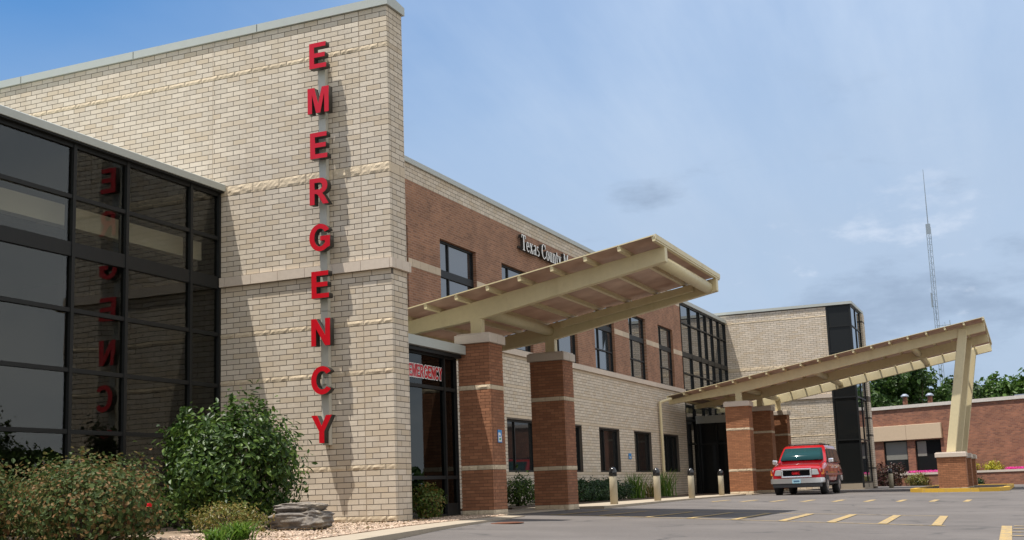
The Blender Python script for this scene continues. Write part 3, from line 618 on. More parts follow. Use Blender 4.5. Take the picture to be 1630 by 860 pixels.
# wall letters "Texas County M" : serif strokes, black returns with white faces
def ring(cx_, cy_, rx, ry, tx, ty, a0, a1, n=14):
    o_ = arc(cx_, cy_, rx, ry, a0, a1, n); i_ = arc(cx_, cy_, rx - tx, ry - ty, a1, a0, n); return [(o_[k], o_[k + 1], i_[n - k - 1], i_[n - k]) for k in range(n)]
def R_(x0, y0, x1, y1): return [((x0, y0), (x1, y0), (x1, y1), (x0, y1))]
SER = {
 'T': (.66, R_(.26, .04, .40, 1) + R_(.16, 0, .50, .05) + R_(.0, .94, .66, 1) + R_(0, .78, .05, .94) + R_(.61, .78, .66, .94)),
 'e': (.48, ring(.24, .33, .24, .34, .11, .04, 0, 320) + R_(.1, .33, .47, .38)),
 'x': (.52, [((.03, .64), (.18, .64), (.49, .02), (.34, .02)), ((.38, .64), (.44, .64), (.12, .02), (.06, .02))] + R_(0, .62, .22, .66) + R_(.32, .62, .5, .66) + R_(0, 0, .2, .04) + R_(.3, 0, .52, .04)),
 'a': (.48, ring(.2, .17, .2, .18, .1, .04, 30, 330) + R_(.28, .04, .40, .5) + ring(.22, .48, .18, .18, .1, .05, 0, 160) + R_(.38, 0, .48, .06)),
 's': (.40, ring(.2, .49, .19, .17, .08, .05, 40, 250) + ring(.2, .18, .2, .18, .09, .05, -130, 75) + [((.06, .42), (.12, .36), (.36, .22), (.32, .30))]),
 'C': (.70, ring(.38, .5, .38, .51, .14, .05, 45, 318) + R_(.60, .68, .66, .98)),
 'o': (.50, ring(.25, .33, .25, .34, .12, .04, 0, 360, 20)),
 'u': (.54, R_(.06, .15, .18, .62) + R_(.36, .04, .48, .62) + ring(.24, .17, .18, .18, .12, .06, 180, 320) + R_(0, .6, .18, .66) + R_(.3, .6, .48, .66) + R_(.46, 0, .54, .05)),
 'n': (.54, R_(.06, .04, .18, .62) + R_(.36, .04, .48, .48) + ring(.27, .46, .21, .2, .12, .06, 0, 150) + R_(0, .6, .18, .66) + R_(0, 0, .24, .04) + R_(.3, 0, .54, .04)),
 't': (.34, R_(.09, .12, .21, .84) + ring(.22, .14, .13, .14, .1, .05, 180, 330) + R_(0, .6, .33, .66)),
 'y': (.52, [((.03, .64), (.18, .64), (.34, .1), (.24, .02)), ((.40, .64), (.46, .64), (.22, -.18), (.14, -.18))] + R_(0, .62, .22, .66) + R_(.32, .62, .52, .66) + ring(.12, -.17, .11, .1, .09, .06, 180, 360)),
 'M': (.92, R_(.10, .04, .15, .96) + R_(.70, .04, .84, .96) + [((.08, 1), (.24, 1), (.50, .1), (.42, .0)), ((.70, 1), (.74, 1), (.46, .0), (.42, .06))] + R_(0, 0, .26, .05) + R_(.6, 0, .92, .05) + R_(0, .95, .2, 1) + R_(.74, .95, .92, 1)),
}
ts = empty('wall_letter_sign', (15.2, GY - 0.1, 7.98)); tag(ts, 'white serif Texas County letters with black returns on the brown brick', 'sign')
cur = 15.22
for ch in 'Texas County M':
    if ch == ' ': cur += 0.20; continue
    w, polys = SER[ch]; H_ = 0.50; body = MB(); face = MB()
    for q, pl in enumerate(polys):
        pts = [(cur + p[0] * H_, 7.97 + p[1] * H_) for p in pl]
        body.prism(pts, 1, GY - 0.16 - 0.0006 * q, GY - 0.055); face.prism([(p[0], p[1]) for p in pts], 1, GY - 0.172 - 0.0006 * q, GY - 0.1605 - 0.0006 * q)
    bo = child(body.build('letter', M_return), ts); fo = face.build('letter_face', M_white, bo)
    cur += (w + 0.085) * H_
child(MB().box(15.2, cur, GY - 0.055, GY - 0.014, 8.03, 8.10).build('mounting_rail', M_return), ts)

# ------------------------------------------------------------------ entrance vestibule behind the near pier
ve = empty('entrance_vestibule', (2.4, 2.2, 0)); tag(ve, 'dark glazed emergency entrance with grey fascia beside the block wall', 'entrance')
child(MB().box(0.63, 4.13, 0.50, 3.84, 3.38, 3.57).build('fascia', M_coping), ve)
child(MB().box(0.66, 4.10, 0.60, 3.80, 3.30, 3.378).build('soffit', M_frame), ve)
vx = [0.66, 1.86, 3.53, 4.08]; vz = [0.0, 0.78, 2.62, 3.30]
for x in vx: child(MB().box(x - 0.03, x + 0.03, 0.72, 0.84, 0, 3.30).build('mullion', M_frame), ve)
for z in vz: child(MB().box(0.692, 4.048, 0.73, 0.83, max(z - 0.035, 0.0), z + (0.035 if z < 3.2 else 0)).build('transom', M_frame), ve)
child(MB().box(3.565, 4.05, 0.735, 0.825, 0.036, 0.25).build('door_kickplate', M_frame), ve)
for a, b in zip(vx, vx[1:]):
    for c, d in zip(vz, vz[1:]): child(MB().box(a, b, 0.776, 0.784, c, d).build('pane', M_gl_vest), ve)
child(MB().box(4.06, 4.07, 0.84, 3.8, 0, 3.3).build('side_pane', M_gl_vest), ve)
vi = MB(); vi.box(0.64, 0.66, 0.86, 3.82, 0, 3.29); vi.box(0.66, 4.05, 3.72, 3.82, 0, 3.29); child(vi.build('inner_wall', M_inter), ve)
child(MB().box(0.66, 4.05, 0.86, 3.8, -0.05, 0.0).build('inner_floor', M_conc), ve)
wt = empty('window_lettering'); child(wt, ve)
xcur = 2.03
for ch in 'EMERGENCY':
    me, w = glyph_mesh(ch, 0.25, 0.70, 0.003, M_white, offset=0.020, name='letter_outline'); o = link('letter_outline', me, wt); MX = Matrix(((1, 0, 0, xcur), (0, 0, -1, 0.7755), (0, 1, 0, 2.80), (0, 0, 0, 1))); o.matrix_basis = MX
    mf, _ = glyph_mesh(ch, 0.25, 0.70, 0.003, M_red, offset=0.004, name='letter_face'); f = link('letter_face', mf, wt); f.matrix_basis = Matrix.Translation((0, -0.0040, 0)) @ MX
    xcur += w + 0.024
MB().box(1.06, 1.62, 0.765, 0.7745, 1.05, 2.05).build('notice_board', mat('paper_notice', (0.42, 0.38, 0.31), 0.8, var=0.1), ve)
for q in (1.32, 1.72):
    nb = MB().lathe((0, 0, 0), [(0.14, 0), (0.14, 0.004)], 20).build('notice_mark', M_return, ve); nb.matrix_basis = Matrix(((1, 0, 0, 1.34), (0, 0, -1, 0.764), (0, 1, 0, q), (0, 0, 0, 1)))
for o in list(ve.children):
    if o.name.startswith('notice'): o.matrix_parent_inverse = ve.matrix_basis.inverted()

# ------------------------------------------------------------------ piers
def pier(name, x0, y0, sx, sy, ztop, label, n_ind, base=0.0, bm=M_brown, bands=(9 * C4, 25.7 * C4), capz=0.22, group=None):
    p = empty(name, (x0 + sx / 2, y0 + sy / 2, base)); tag(p, label, 'pier', group)
    zb = ztop - capz; core = child(MB().box(x0 + 0.012, x0 + sx - 0.012, y0 + 0.012, y0 + sy - 0.012, base - 0.3, zb).build('core', M_bmortar), p)
    ch = 0.0677; k0 = 0; cs_ = []; z = base + 0.13; k = 0
    zones = []; lo_ = base + 0.13
    for b in bands: zones.append((lo_, b)); lo_ = b + C4
    zones.append((lo_, zb))
    for a, b in zones:
        n = max(1, round((b - a) / ch)); h = (b - a) / n
        for i in range(n): cs_.append((k, a + i * h)); k += 1
    faces = (((x0, y0 + sy, 0), (0, -1, 0), (-1, 0, 0), sy), ((x0, y0, 0), (1, 0, 0), (0, -1, 0), sx))
    hd = core
    for q, (o, U, Nn, L) in enumerate(faces):
        uu0 = 0.0 if q == 0 else 0.085
        bricks(hd, o, U, Nn, uu0, L - (0 if q else 0.0), cs_, 0.2032, 0.009, bm, n_ind=(n_ind * 3 // 4 if q == 0 else n_ind // 4), depth=0.07, proud=-0.003, ch=ch)
        for b in (base,) + tuple(bands):
            split_blocks(hd, o, U, Nn, uu0 if q else 0.0, L, b, 0.13 if b == base else C4, 0.38, M_split, True, proud=0.002, joint=0.009)
    cpm = MB(); e = 0.055; cpm.box(x0 - e, x0 + sx / 2 - 0.003, y0 - e, y0 + sy + e, zb, ztop - 0.03); cpm.box(x0 + sx / 2 + 0.003, x0 + sx + e, y0 - e, y0 + sy + e, zb, ztop - 0.03)
    child(cpm.build('cap_stone', M_cap, None, bevel=0.012), p)
    child(MB().prism([(x0 - e + .04, y0 - e + .04), (x0 + sx + e - .04, y0 - e + .04), (x0 + sx + e - .04, y0 + sy + e - .04), (x0 - e + .04, y0 + sy + e - .04)], 2, ztop - 0.03, ztop).build('cap_top', M_cap), p)
    return p
p1 = pier('brick_pier', 4.15, -0.04, 0.72, 0.74, 3.83, 'brown brick pier beside the emergency entrance with a small blue sign', 300, -0.05)
p2 = pier('brick_pier', 8.55, -0.04, 0.72, 0.88, 3.83, 'brown brick pier standing free in front of the ground floor windows', 300, -0.05)
PG = 'far canopy piers'
p3 = pier('brick_pier', 30.72, 0.17, 0.75, 0.98, 3.83, 'sunlit orange brick pier nearest under the far canopy', 0, -0.04, M_orange)
p4 = pier('brick_pier', 35.0, 0.10, 0.75, 1.0, 3.83, 'shaded brick pier in the middle behind the sunlit one', 0, -0.04, M_orange)
p5 = pier('brick_pier', 39.3, 0.17, 0.75, 1.0, 3.83, 'farthest shaded brick pier directly behind the red car', 0, -0.04, M_orange)
# blue sign on pier 1 and one on the wall
def blue_sign(name, loc, w, h, axis, label):
    s = empty(name, loc); tag(s, label, 'sign')
    b = MB().box(-w / 2, w / 2, -0.010, 0.0, -h / 2, h / 2).build('plate', M_blue, s)
    f = MB().prism([(-w * .42, -h * .42), (w * .38, -h * .42), (w * .38, -h * .05), (w * .05, h * .28), (-w * .42, h * .28)], 1, -0.013, -0.0105).build('white_field', M_white, s)
    MB().box(-w * .30, w * .2, -0.0155, -0.0132, -h * .05, h * .06).build('mark', M_blue, s)
    MB().prism([(-w * .28, -h * .32), (w * .12, -h * .32), (w * .22, -h * .14), (-w * .2, -h * .14)], 1, -0.0155, -0.0132).build('mark', mat('sign_green', (0.03, 0.3, 0.16), 0.4), s)
    s.rotation_euler.z = axis; return s
blue_sign('blue_sign', (4.54, -0.0475, 1.62), 0.20, 0.27, 0.0, 'small blue and white sign on the near brown pier')
acc = empty('accessible_parking_sign', (25.75, GY - 0.0155, 1.62)); tag(acc, 'small blue accessible symbol sign between ground floor windows', 'sign')
MB().box(-0.16, 0.16, -0.01, 0, -0.11, 0.11).build('plate', M_blue, acc)
MB().prism(arc(-0.02, -0.03, 0.055, 0.055, 0, 360, 14)[:-1], 1, -0.013, -0.0105).build('symbol', M_white, acc); MB().prism([(-0.03, 0.0), (0.0, 0.0), (0.06, -0.07), (0.03, -0.08), (-0.02, -0.02), (-0.03, 0.08)], 1, -0.0165, -0.0135).build('symbol', M_white, acc)

# ------------------------------------------------------------------ canopies
def canopy(name, label, xb, XL, XR, Yb, Yf, zf, sl, tip_d, haunch, back_d, posts_y, pipes, step, cap_z, gap=0.0):
    c = empty(name, (xb[0], posts_y, cap_z)); tag(c, label, 'canopy')
    zt = lambda y: zf + sl * (Yf - y)          # top of panel
    bt = lambda y: zt(y) - 0.115               # top of beam
    for i, x in enumerate(xb):
        hy = posts_y - 0.12
        poly = [(Yf, bt(Yf) - tip_d), (hy, bt(hy) - haunch), (Yb + 0.1, bt(Yb + 0.1) - back_d), (Yb + 0.1, bt(Yb + 0.1)), (Yf, bt(Yf))]
        child(MB().prism(poly, 0, x - 0.09, x + 0.09).build('beam', M_cream, None, bevel=0.012), c)
        child(MB().box(x - 0.095, x + 0.095, posts_y - 0.125, posts_y + 0.125, cap_z, bt(posts_y) - haunch + 0.02).build('post', M_cream), c)
        child(MB().box(x - 0.16, x + 0.16, posts_y - 0.18, posts_y + 0.18, cap_z + 0.001, cap_z + 0.025).build('base_plate', M_cream), c)
    n = round((Yb - Yf) / step); ys = [Yf + 0.04 + (Yb - Yf - 0.08) * i / n for i in range(n + 1)]
    k = Vector((0, 1, -sl)).normalized(); up_ = Vector((0, sl, 1)).normalized()
    for y in ys:
        o = Vector((XL + 0.01, y - 0.035, zt(y - 0.035) - 0.028)); child(MB().obox(o, (XR - XL - 0.02, 0, 0), k * 0.07, -up_ * 0.10).build('purlin', M_cream), c)
    for a, b in zip(ys, ys[1:]):
        for x0, x1 in zip([XL] + list(xb[1:]), list(xb[1:]) + [XR]):
            if x1 - x0 < 0.05: continue
            if gap and x1 == xb[-1]: x1 -= gap
            L = (b - a) / k.y; o = Vector((x0 + 0.004, a, zt(a) - 0.026)); child(MB().obox(o, (x1 - x0 - 0.008, 0, 0), k * (L - 0.012), up_ * 0.022).build('roof_panel', M_panel), c)
    for x in (XL - 0.006, XR): child(MB().obox((x, Yf, zt(Yf) - 0.022), (0.006, 0, 0), k * ((Yb - Yf) / k.y), up_ * 0.022).build('edge_trim', M_cream), c)
    child(MB().obox((XL, Yf - 0.02, zt(Yf) - 0.09), (XR - XL, 0, 0), (0, 0.018, 0), (0, 0, 0.10)).build('front_fascia', M_cream), c)
    for y, r in pipes:
        for a, b in zip(xb, xb[1:]): child(MB().tube((a + 0.09, y, bt(y) - r - 0.04), (b - 0.09, y, bt(y) - r - 0.04), r, seg=16).build('cross_pipe', M_cream, None, True), c)
    return c, zt, bt
c1, zt1, bt1 = canopy('entrance_canopy', 'cream steel canopy with translucent panels tilting up over the near crosswalk', (4.5, 8.88), 3.72, 9.14, 3.5, -3.95, 5.42, 0.1725, 0.32, 0.41, 0.22, 0.37, ((-3.72, 0.14), (0.37, 0.13)), 0.78, 3.83)
child(MB().obox((8.60, -3.4, bt1(-3.4) - 0.20), (0.15, 0, 0), Vector((0, 1, -0.1725)) * 3.4, (0, 0, 0.16)).build('light_trough', M_cream), c1)
c2_, zt2, bt2 = canopy('entrance_canopy', 'long cream steel canopy rising to leaning columns over the red car', (31.1, 35.4, 39.7), 30.35, 40.45, 3.55, -9.27, 6.46, 0.1765, 0.36, 0.42, 0.18, 0.62, ((-2.4, 0.13), (-6.4, 0.13), (0.62, 0.13)), 0.72, 3.83, 0.75)
for x in (31.1, 35.4, 39.7):
    a = Vector((x - 0.15, -7.43, 1.33)); b = Vector((x - 0.15, -8.29, bt2(-8.28) - 0.03))
    child(MB().obox(a, (0.30, 0, 0), (0, -0.34, 0), b - a).build('leaning_column', M_cream, None, bevel=0.02), c2_)
for k, x in enumerate((31.1, 35.4, 39.7)):
    zb_ = gz(x, -7.6)
    pier('column_base', x - 0.5, -8.12, 1.0, 1.05, 1.34, ('orange brick base with white cap under the near leaning column', 'middle orange brick base half hidden behind the near column base', 'farthest orange brick base behind the other two column bases')[k], 0, zb_, M_orange, bands=(), capz=0.20)
# far entrance vestibule
v2 = empty('far_entrance_vestibule', (39.0, 2.8, 0)); tag(v2, 'dark glazed far entrance under the long canopy beside the tower', 'entrance')
child(MB().box(36.0, 42.6, 1.75, 3.8, 3.25, 3.6).build('fascia', M_coping), v2)
child(MB().box(36.1, 42.5, 1.9, 1.91, 0.0, 3.25).build('glass_front', M_gl_low), v2); child(MB().box(36.06, 36.07, 1.92, 3.75, 0, 3.25).build('glass_side', M_gl_low), v2)
for x in (36.1, 37.7, 39.3, 40.9, 42.5): child(MB().box(x - 0.04, x + 0.04, 1.83, 1.895, 0, 3.25).build('mullion', M_frame), v2)
for y in (1.95, 2.85, 3.72): child(MB().box(35.99, 36.055, y - 0.04, y + 0.04, 0, 3.25).build('mullion', M_frame), v2)
child(MB().box(36.0, 36.05, 1.99, 3.68, 2.25, 2.33).build('door_header', M_frame), v2)

# ------------------------------------------------------------------ stair tower
tw = empty('stair_tower', (45.8, 1, 0)); tag(tw, 'square tan block tower with dark glass corner behind the far canopy', 'building')
TX = 43.45; Y0, Y1 = -2.69, 3.85; TT = 9.30
wtw = child(MB().box(TX, TX + 0.35, -1.45, GY + 8.0, 0, TT).build('block_face', M_mortar), tw)
tsk = {9, 26, 35, 44, 45, 46, 61, 62, 86}
tcs = [(k, k * C4) for k in range(0, 91) if k not in tsk]
bricks(wtw, (TX, GY, 0), (0, -1, 0), (-1, 0, 0), 0.0, 5.30, tcs, 0.3048, 0.013, M_tan, n_ind=300)
bricks(wtw, (TX, GY, 0), (0, -1, 0), (-1, 0, 0), -8.0, 0.0, [q for q in tcs if q[0] > 86], 0.3048, 0.013, M_tan)
for k in (9, 26, 35, 86): split_blocks(wtw, (TX, GY, 0), (0, -1, 0), (-1, 0, 0), 0.0, 5.30, k * C4, C4, 0.6)
split_blocks(wtw, (TX, GY, 0), (0, -1, 0), (-1, 0, 0), 0.0, 5.30, 61 * C4, 2 * C4, 0.61)
split_blocks(wtw, (TX, GY, 0), (0, -1, 0), (-1, 0, 0), 0.0, 5.30, 44 * C4, C4, 0.6, M_smooth, False, 'smooth_block')
split_blocks(wtw, (TX, GY, 0), (0, -1, 0), (-1, 0, 0), 0.0, 5.30, 45 * C4, 2 * C4, 0.9, M_lime, False, 'limestone_block', proud=0.07, joint=0.008)
ep = child(MB().box(47.15, 48.1, Y0 - 0.10, Y0 + 0.6, -0.1, TT - 0.12).build('end_pier', M_mortar), tw)
bricks(ep, (47.15, Y0 - 0.10, 0), (1, 0, 0), (0, -1, 0), 0.0, 0.95, tcs, 0.3048, 0.013, M_tan)
bricks(ep, (47.15, Y0 + 0.2, 0), (0, -1, 0), (-1, 0, 0), 0.1, 0.30, tcs, 0.3048, 0.013, M_tan)
child(MB().box(TX + 0.36, 48.1, Y0 + 0.6, 12, 0, TT - 0.1).build('tower_core', M_inter), tw)
gz_ = [0.25, 2.4, 4.55, 6.9, 8.2, TT - 0.04]
for x, y in ((TX + 0.04, -1.49), (TX + 0.04, Y0 + 0.04), (45.3, Y0 + 0.04), (47.1, Y0 + 0.04)): child(MB().box(x - 0.045, x + 0.045, y - 0.045, y + 0.045, 0, TT).build('mullion', M_frame), tw)
for z in gz_:
    child(MB().box(TX, TX + 0.08, Y0 + 0.09, -1.54, z - 0.035, z + 0.035).build('transom', M_frame), tw); child(MB().box(TX + 0.09, 47.05, Y0, Y0 + 0.08, z - 0.035, z + 0.035).build('transom', M_frame), tw)
for c, d in zip(gz_, gz_[1:]):
    m_ = M_gl_win if False else M_gl_low
    child(MB().box(TX + 0.035, TX + 0.045, Y0 + 0.09, -1.54, c + .035, d - .035).build('pane', m_), tw)
    for a, b in ((TX + 0.085, 45.255), (45.345, 47.055)): child(MB().box(a, b, Y0 + 0.035, Y0 + 0.045, c + .035, d - .035).build('pane', M_gl_win), tw)
child(MB().box(TX, 47.1, Y0 + 0.01, Y0 + 0.5, -0.1, 0.24).build('plinth', M_conc), tw); child(MB().box(TX + 0.002, TX + 0.3, Y0 + 0.5, -1.46, -0.1, 0.24).build('plinth', M_conc), tw)
child(MB().box(TX - 0.06, 48.16, Y0 - 0.08, GY + 8, TT + 0.002, TT + 0.14).build('coping', M_coping), tw)
child(MB().box(TX + 0.36, TX + 3.6, Y0 + 0.3, Y0 + 0.34, 4.45, 4.55).build('stair_landing', M_soffit), tw)

# ------------------------------------------------------------------ bollards
def bollard(x, y, z0, label, h=1.0, r=0.105, grp='bollards along the sidewalk'):
    b = empty('bollard', (x, y, z0)); tag(b, label, 'bollard', grp)
    MB().lathe((0, 0, 0), [(r, 0), (r, h * 0.74), (r * .96, h * 0.75)], 20).build('post', M_bollard, b, True)
    MB().lathe((0, 0, h * 0.752), [(r * 1.02, 0), (r * 1.04, h * .10)] + [(r * 1.04 * math.cos(math.radians(t)), h * .10 + h * .148 * math.sin(math.radians(t))) for t in (15, 35, 55, 72, 84)], 20).build('dome_cap', M_black, b, True)
    MB().lathe((0, 0, h * 0.77), [(r * 1.07, 0), (r * 1.07, 0.025)], 20).build('cap_ring', M_black, b)
    return b
for (x, y), l in zip(((12.2, 0.02), (16.7, 0.13), (20.8, 0.15), (27.0, 0.62)), ('nearest tan bollard with black dome cap beside the brown pier', 'second tan bollard from the brown pier in front of the hedge', 'third tan bollard from the brown pier', 'farthest tan bollard beside the sunlit orange pier')):
    bollard(x, y, 0.0, l)
bollard(47.6, -3.55, gz(47.6, -3.5), 'lone tan bollard at the foot of the glass tower corner', 1.0, 0.12, None)

# ------------------------------------------------------------------ island under the leaning columns
isl = empty('traffic_island', (35.5, -7.7, gz(35, -7.7))); tag(isl, 'raised island with yellow painted kerb around the column bases', 'island')
ip = [(28.4, -6.6), (28.0, -7.4), (28.0, -8.6), (28.6, -9.3), (30, -9.6), (42.5, -9.6), (43.2, -9.0), (43.2, -6.6), (42.5, -6.1), (29.4, -6.1)]
ii = [(35.5 + (x - 35.5) * 0.972, -7.8 + (y + 7.8) * 0.88) for x, y in ip]
km = MB()
for (a, b, c, d) in zip(ip, ip[1:] + ip[:1], ii[1:] + ii[:1], ii):
    g = lambda q, dz: (q[0], q[1], gz(*q) + dz)
    km.quad(g(b, -0.1), g(a, -0.1), g(a, 0.14), g(b, 0.14)); km.quad(g(b, 0.14), g(a, 0.14), g(d, 0.14), g(c, 0.14)); km.quad(g(d, 0.14), g(d, 0.05), g(c, 0.05), g(c, 0.14))
child(km.build('kerb', M_ykerb), isl)
child(MB().quad(*[(x, y, gz(x, y) + 0.11) for x, y in reversed(ii)]).build('island_bed', M_dirt), isl)

# ------------------------------------------------------------------ right brick building
D2 = Vector((-0.42231577, -0.90644878, 0)); N2 = Vector((-0.90644878, 0.42231577, 0)); A2 = Vector((59.42, -1.526, 0))
rb = empty('brick_annex', (57.5, -6, 0)); tag(rb, 'low red brick annex with tan panel over its windows at right', 'building')
rh = [(0.60, 2.23, 0.75, 2.66), (2.74, 4.46, 0.75, 2.62)]
child(backing(-6.0, 16.0, -0.4, 4.62, rh, A2, D2, N2, 0.4, M_redwall, 'wall', None), rb)
child(MB().obox(A2 + D2 * -6.1 - N2 * 0.5 + Vector((0, 0, 4.622)), D2 * 22.2, N2 * 0.58, (0, 0, 0.20)).build('parapet_coping', mat('annex_coping', (0.55, 0.50, 0.44), 0.8, var=0.2, nscale=3)), rb)
child(MB().obox(A2 + D2 * -6.1 - N2 * 14 + Vector((0, 0, 4.3)), D2 * 22.2, N2 * 13.4, (0, 0, 0.1)).build('roof', M_roof), rb)
child(MB().obox(A2 + D2 * -0.12 + N2 * 0.005 + Vector((0, 0, 2.67)), D2 * 4.75, N2 * 0.16, (0, 0, 0.92)).build('tan_panel', mat('tan_stucco', (0.53, 0.40, 0.27), 0.85, var=0.06, nscale=3), None, bevel=0.02), rb)
child(MB().obox(A2 + D2 * 2.30 + N2 * 0.165 + Vector((0, 0, 2.68)), D2 * 0.012, N2 * 0.004, (0, 0, 0.9)).build('panel_joint', M_bmortar), rb)
for q, (a, b, c, d) in enumerate(rh):
    w = child(empty('window'), rb); Z = Vector((0, 0, 1)); f = MB(); o = A2 - N2 * 0.16
    for u0_, u1_, z0_, z1_ in ((a, a + .06, c, d), (b - .06, b, c, d), (a + .06, b - .06, c, c + .06), (a + .06, b - .06, d - .06, d)): f.obox(o + D2 * u0_ + Z * z0_, D2 * (u1_ - u0_), N2 * 0.08, Z * (z1_ - z0_))
    f.build('frame', M_frame, w)
    MB().obox(o + D2 * (a + .06) + N2 * 0.03 + Z * (c + .06), D2 * (b - a - .12), N2 * 0.01, Z * (d - c - .12)).build('pane', M_gl_low, w)
    bl = ((a + .10, b - .10, c + .75, d - .08), (a + .10, a + 0.7, c + .9, d - .08))[q]
    MB().obox(o + D2 * bl[0] + N2 * 0.045 + Z * bl[2], D2 * (bl[1] - bl[0]), N2 * 0.006, Z * (bl[3] - bl[2])).build('roller_blind', mat('blind', (0.20, 0.19, 0.16), 0.8), w)
    MB().obox(A2 + D2 * (a - .06) - N2 * 0.05 + Z * (c - .09), D2 * (b - a + .12), N2 * 0.10, Z * 0.085).build('sill', M_cap, w)
for u, hh in ((1.55, 1.0), (3.25, 0.92)):
    v = empty('roof_vent', A2 + D2 * u - N2 * 1.4 + Vector((0, 0, 4.4))); tag(v, 'rusty vent pipe with pale cap on the annex roof, %s one' % ('left' if u < 2 else 'right'), 'vent pipe')
    MB().lathe((0, 0, 0), [(0.15, 0), (0.15, hh), (0.11, hh + .02)], 14).build('pipe', M_rust, v, True); MB().lathe((0, 0, hh + 0.03), [(0.25, 0), (0.24, 0.06), (0.1, 0.17)], 14).build('cap', M_galv, v, True)
    MB().lathe((0, 0, hh - 0.05), [(0.08, 0), (0.08, 0.12)], 8).build('cap_stem', M_galv, v)
ac = empty('roof_hatch', A2 + D2 * 8.6 - N2 * 1.6 + Vector((0, 0, 4.4))); tag(ac, 'low grey metal hatch on the annex roof at right', 'roof hatch')
MB().obox((0, 0, 0), D2 * 1.6, -N2 * 1.0, (0, 0, 0.5)).build('box', M_galv, ac); MB().obox(N2 * 0.06 - D2 * 0.06 + Vector((0, 0, 0.503)), D2 * 1.72, -N2 * 1.12, (0, 0, 0.08)).build('lid', M_galv, ac)
pl = empty('planter_wall', A2 + D2 * 8 + N2 * 0.7 + Vector((0, 0, -0.4))); tag(pl, 'low red brick planter wall with stone coping along the annex', 'planter')
for a, b in ((2.35, 16.0),):
    child(MB().obox(A2 + D2 * a + N2 * 0.95 + Vector((0, 0, -0.4)), D2 * (b - a), N2 * 0.25, (0, 0, 0.93)).build('wall', M_redwall), pl)
    child(MB().obox(A2 + D2 * (a - .04) + N2 * 0.92 + Vector((0, 0, 0.532)), D2 * (b - a + .08), N2 * 0.32, (0, 0, 0.12)).build('coping', M_cap), pl)
    child(MB().obox(A2 + D2 * a + N2 * 0.02 + Vector((0, 0, 0.3)), D2 * (b - a), N2 * 0.92, (0, 0, 0.22)).build('soil', M_dirt), pl)

# ------------------------------------------------------------------ foliage
def leaves(centers, normals, length, width, jitter=0.5, fold=0.25, updir=0.3):
    n = len(centers); c = np.asarray(centers, float); nm = np.asarray(normals, float) + rng.normal(0, jitter, (n, 3)); nm[:, 2] += updir
    nm /= np.linalg.norm(nm, axis=1)[:, None] + 1e-9
    t = np.cross(nm, rng.normal(0, 1, (n, 3))); t /= np.linalg.norm(t, axis=1)[:, None] + 1e-9; b = np.cross(nm, t)
    L = (length * rng.uniform(0.45, 1.4, n))[:, None]; Wd = (width * rng.uniform(0.7, 1.2, n))[:, None]
    v = np.empty((n, 6, 3)); v[:, 0] = c - t * L * .5; v[:, 3] = c + t * L * .5
    v[:, 1] = c - t * L * .12 + b * Wd * .5 + nm * Wd * fold; v[:, 5] = c - t * L * .12 - b * Wd * .5 + nm * Wd * fold
    v[:, 2] = c + t * L * .22 + b * Wd * .38 + nm * Wd * fold * .8; v[:, 4] = c + t * L * .22 - b * Wd * .38 + nm * Wd * fold * .8
    i = (np.arange(n) * 6)[:, None]; f = np.concatenate([i + np.array([[0, 1, 2, 3]]), i + np.array([[0, 3, 4, 5]])])
    return v.reshape(-1, 3), f
def clumps(nc, rad, per, cr, flat=0.9, zoff=0.0, shell=0.55, seed=0, zmin=None):
    """points in small clumps spread through an uneven ellipsoid, more of them towards its outside"""
    r = np.random.default_rng(seed); d = r.normal(0, 1, (nc, 3)); d /= np.linalg.norm(d, axis=1)[:, None]
    lump = np.array([1 + 0.42 * mnoise.noise(Vector(q) * 1.7 + Vector((seed, 0, 0))) + 0.24 * mnoise.noise(Vector(q) * 4 + Vector((0, seed, 0))) for q in d])
    rr = (shell + (1 - shell) * r.random(nc) ** 0.6) * lump; c = d * rr[:, None] * np.asarray(rad)
    c[:, 2] += zoff
    if zmin is not None: k = c[:, 2] > zmin; c = c[k]; d = d[k]
    p = np.repeat(c, per, 0) + r.normal(0, cr, (len(c) * per, 3)) * np.array([1, 1, flat]); nrm = np.repeat(d, per, 0); return p, nrm, c
def shrub(name, loc, rad, nc, per, cr, ll, lw, m, label, cat='shrub', seed=1, group=None, stems=9, zc=None, tips=(), sm=None):
    s = empty(name, loc); tag(s, label, cat, group); zc = rad[2] * 0.92 if zc is None else zc
    p, nrm, c = clumps(nc, rad, per, cr, zoff=zc, seed=seed, zmin=0.05)
    for (tx, ty, tz, hgt, k) in tips:      # upright leader shoots breaking the outline
        q = np.random.default_rng(seed + int(hgt * 100)); u = q.random(k); pp = np.stack([tx + q.normal(0, .05, k) * (1.3 - u), ty + q.normal(0, .05, k) * (1.3 - u), tz + u * hgt], 1)
        p = np.concatenate([p, pp]); nrm = np.concatenate([nrm, q.normal(0, 1, (k, 3))])
    p[:, 2] = np.maximum(p[:, 2], 0.03)
    v, f = leaves(p, nrm, ll, lw); link('foliage', np_mesh('foliage', v, f, m), s)
    mb = MB()
    for q in c[np.random.default_rng(seed).permutation(len(c))[:stems]]:
        a = Vector((q[0] * .12, q[1] * .12, 0)); mid = Vector((q[0] * .4, q[1] * .4, q[2] * .55)); mb.tube(a, mid, 0.022, 0.014, 6, False); mb.tube(mid, Vector(q), 0.014, 0.005, 6, False)
    mb.build('stem', M_bark, s); return s
L_dark = leafmat('leaf_dark_green', (0.016, 0.040, 0.007), (0.042, 0.085, 0.013), (0.11, 0.175, 0.028), 0.26, 0.45, 0.3)
L_rose = leafmat('leaf_rose_bush', (0.032, 0.058, 0.016), (0.075, 0.105, 0.030), (0.20, 0.105, 0.045), 0.3, 0.6, 0.2)
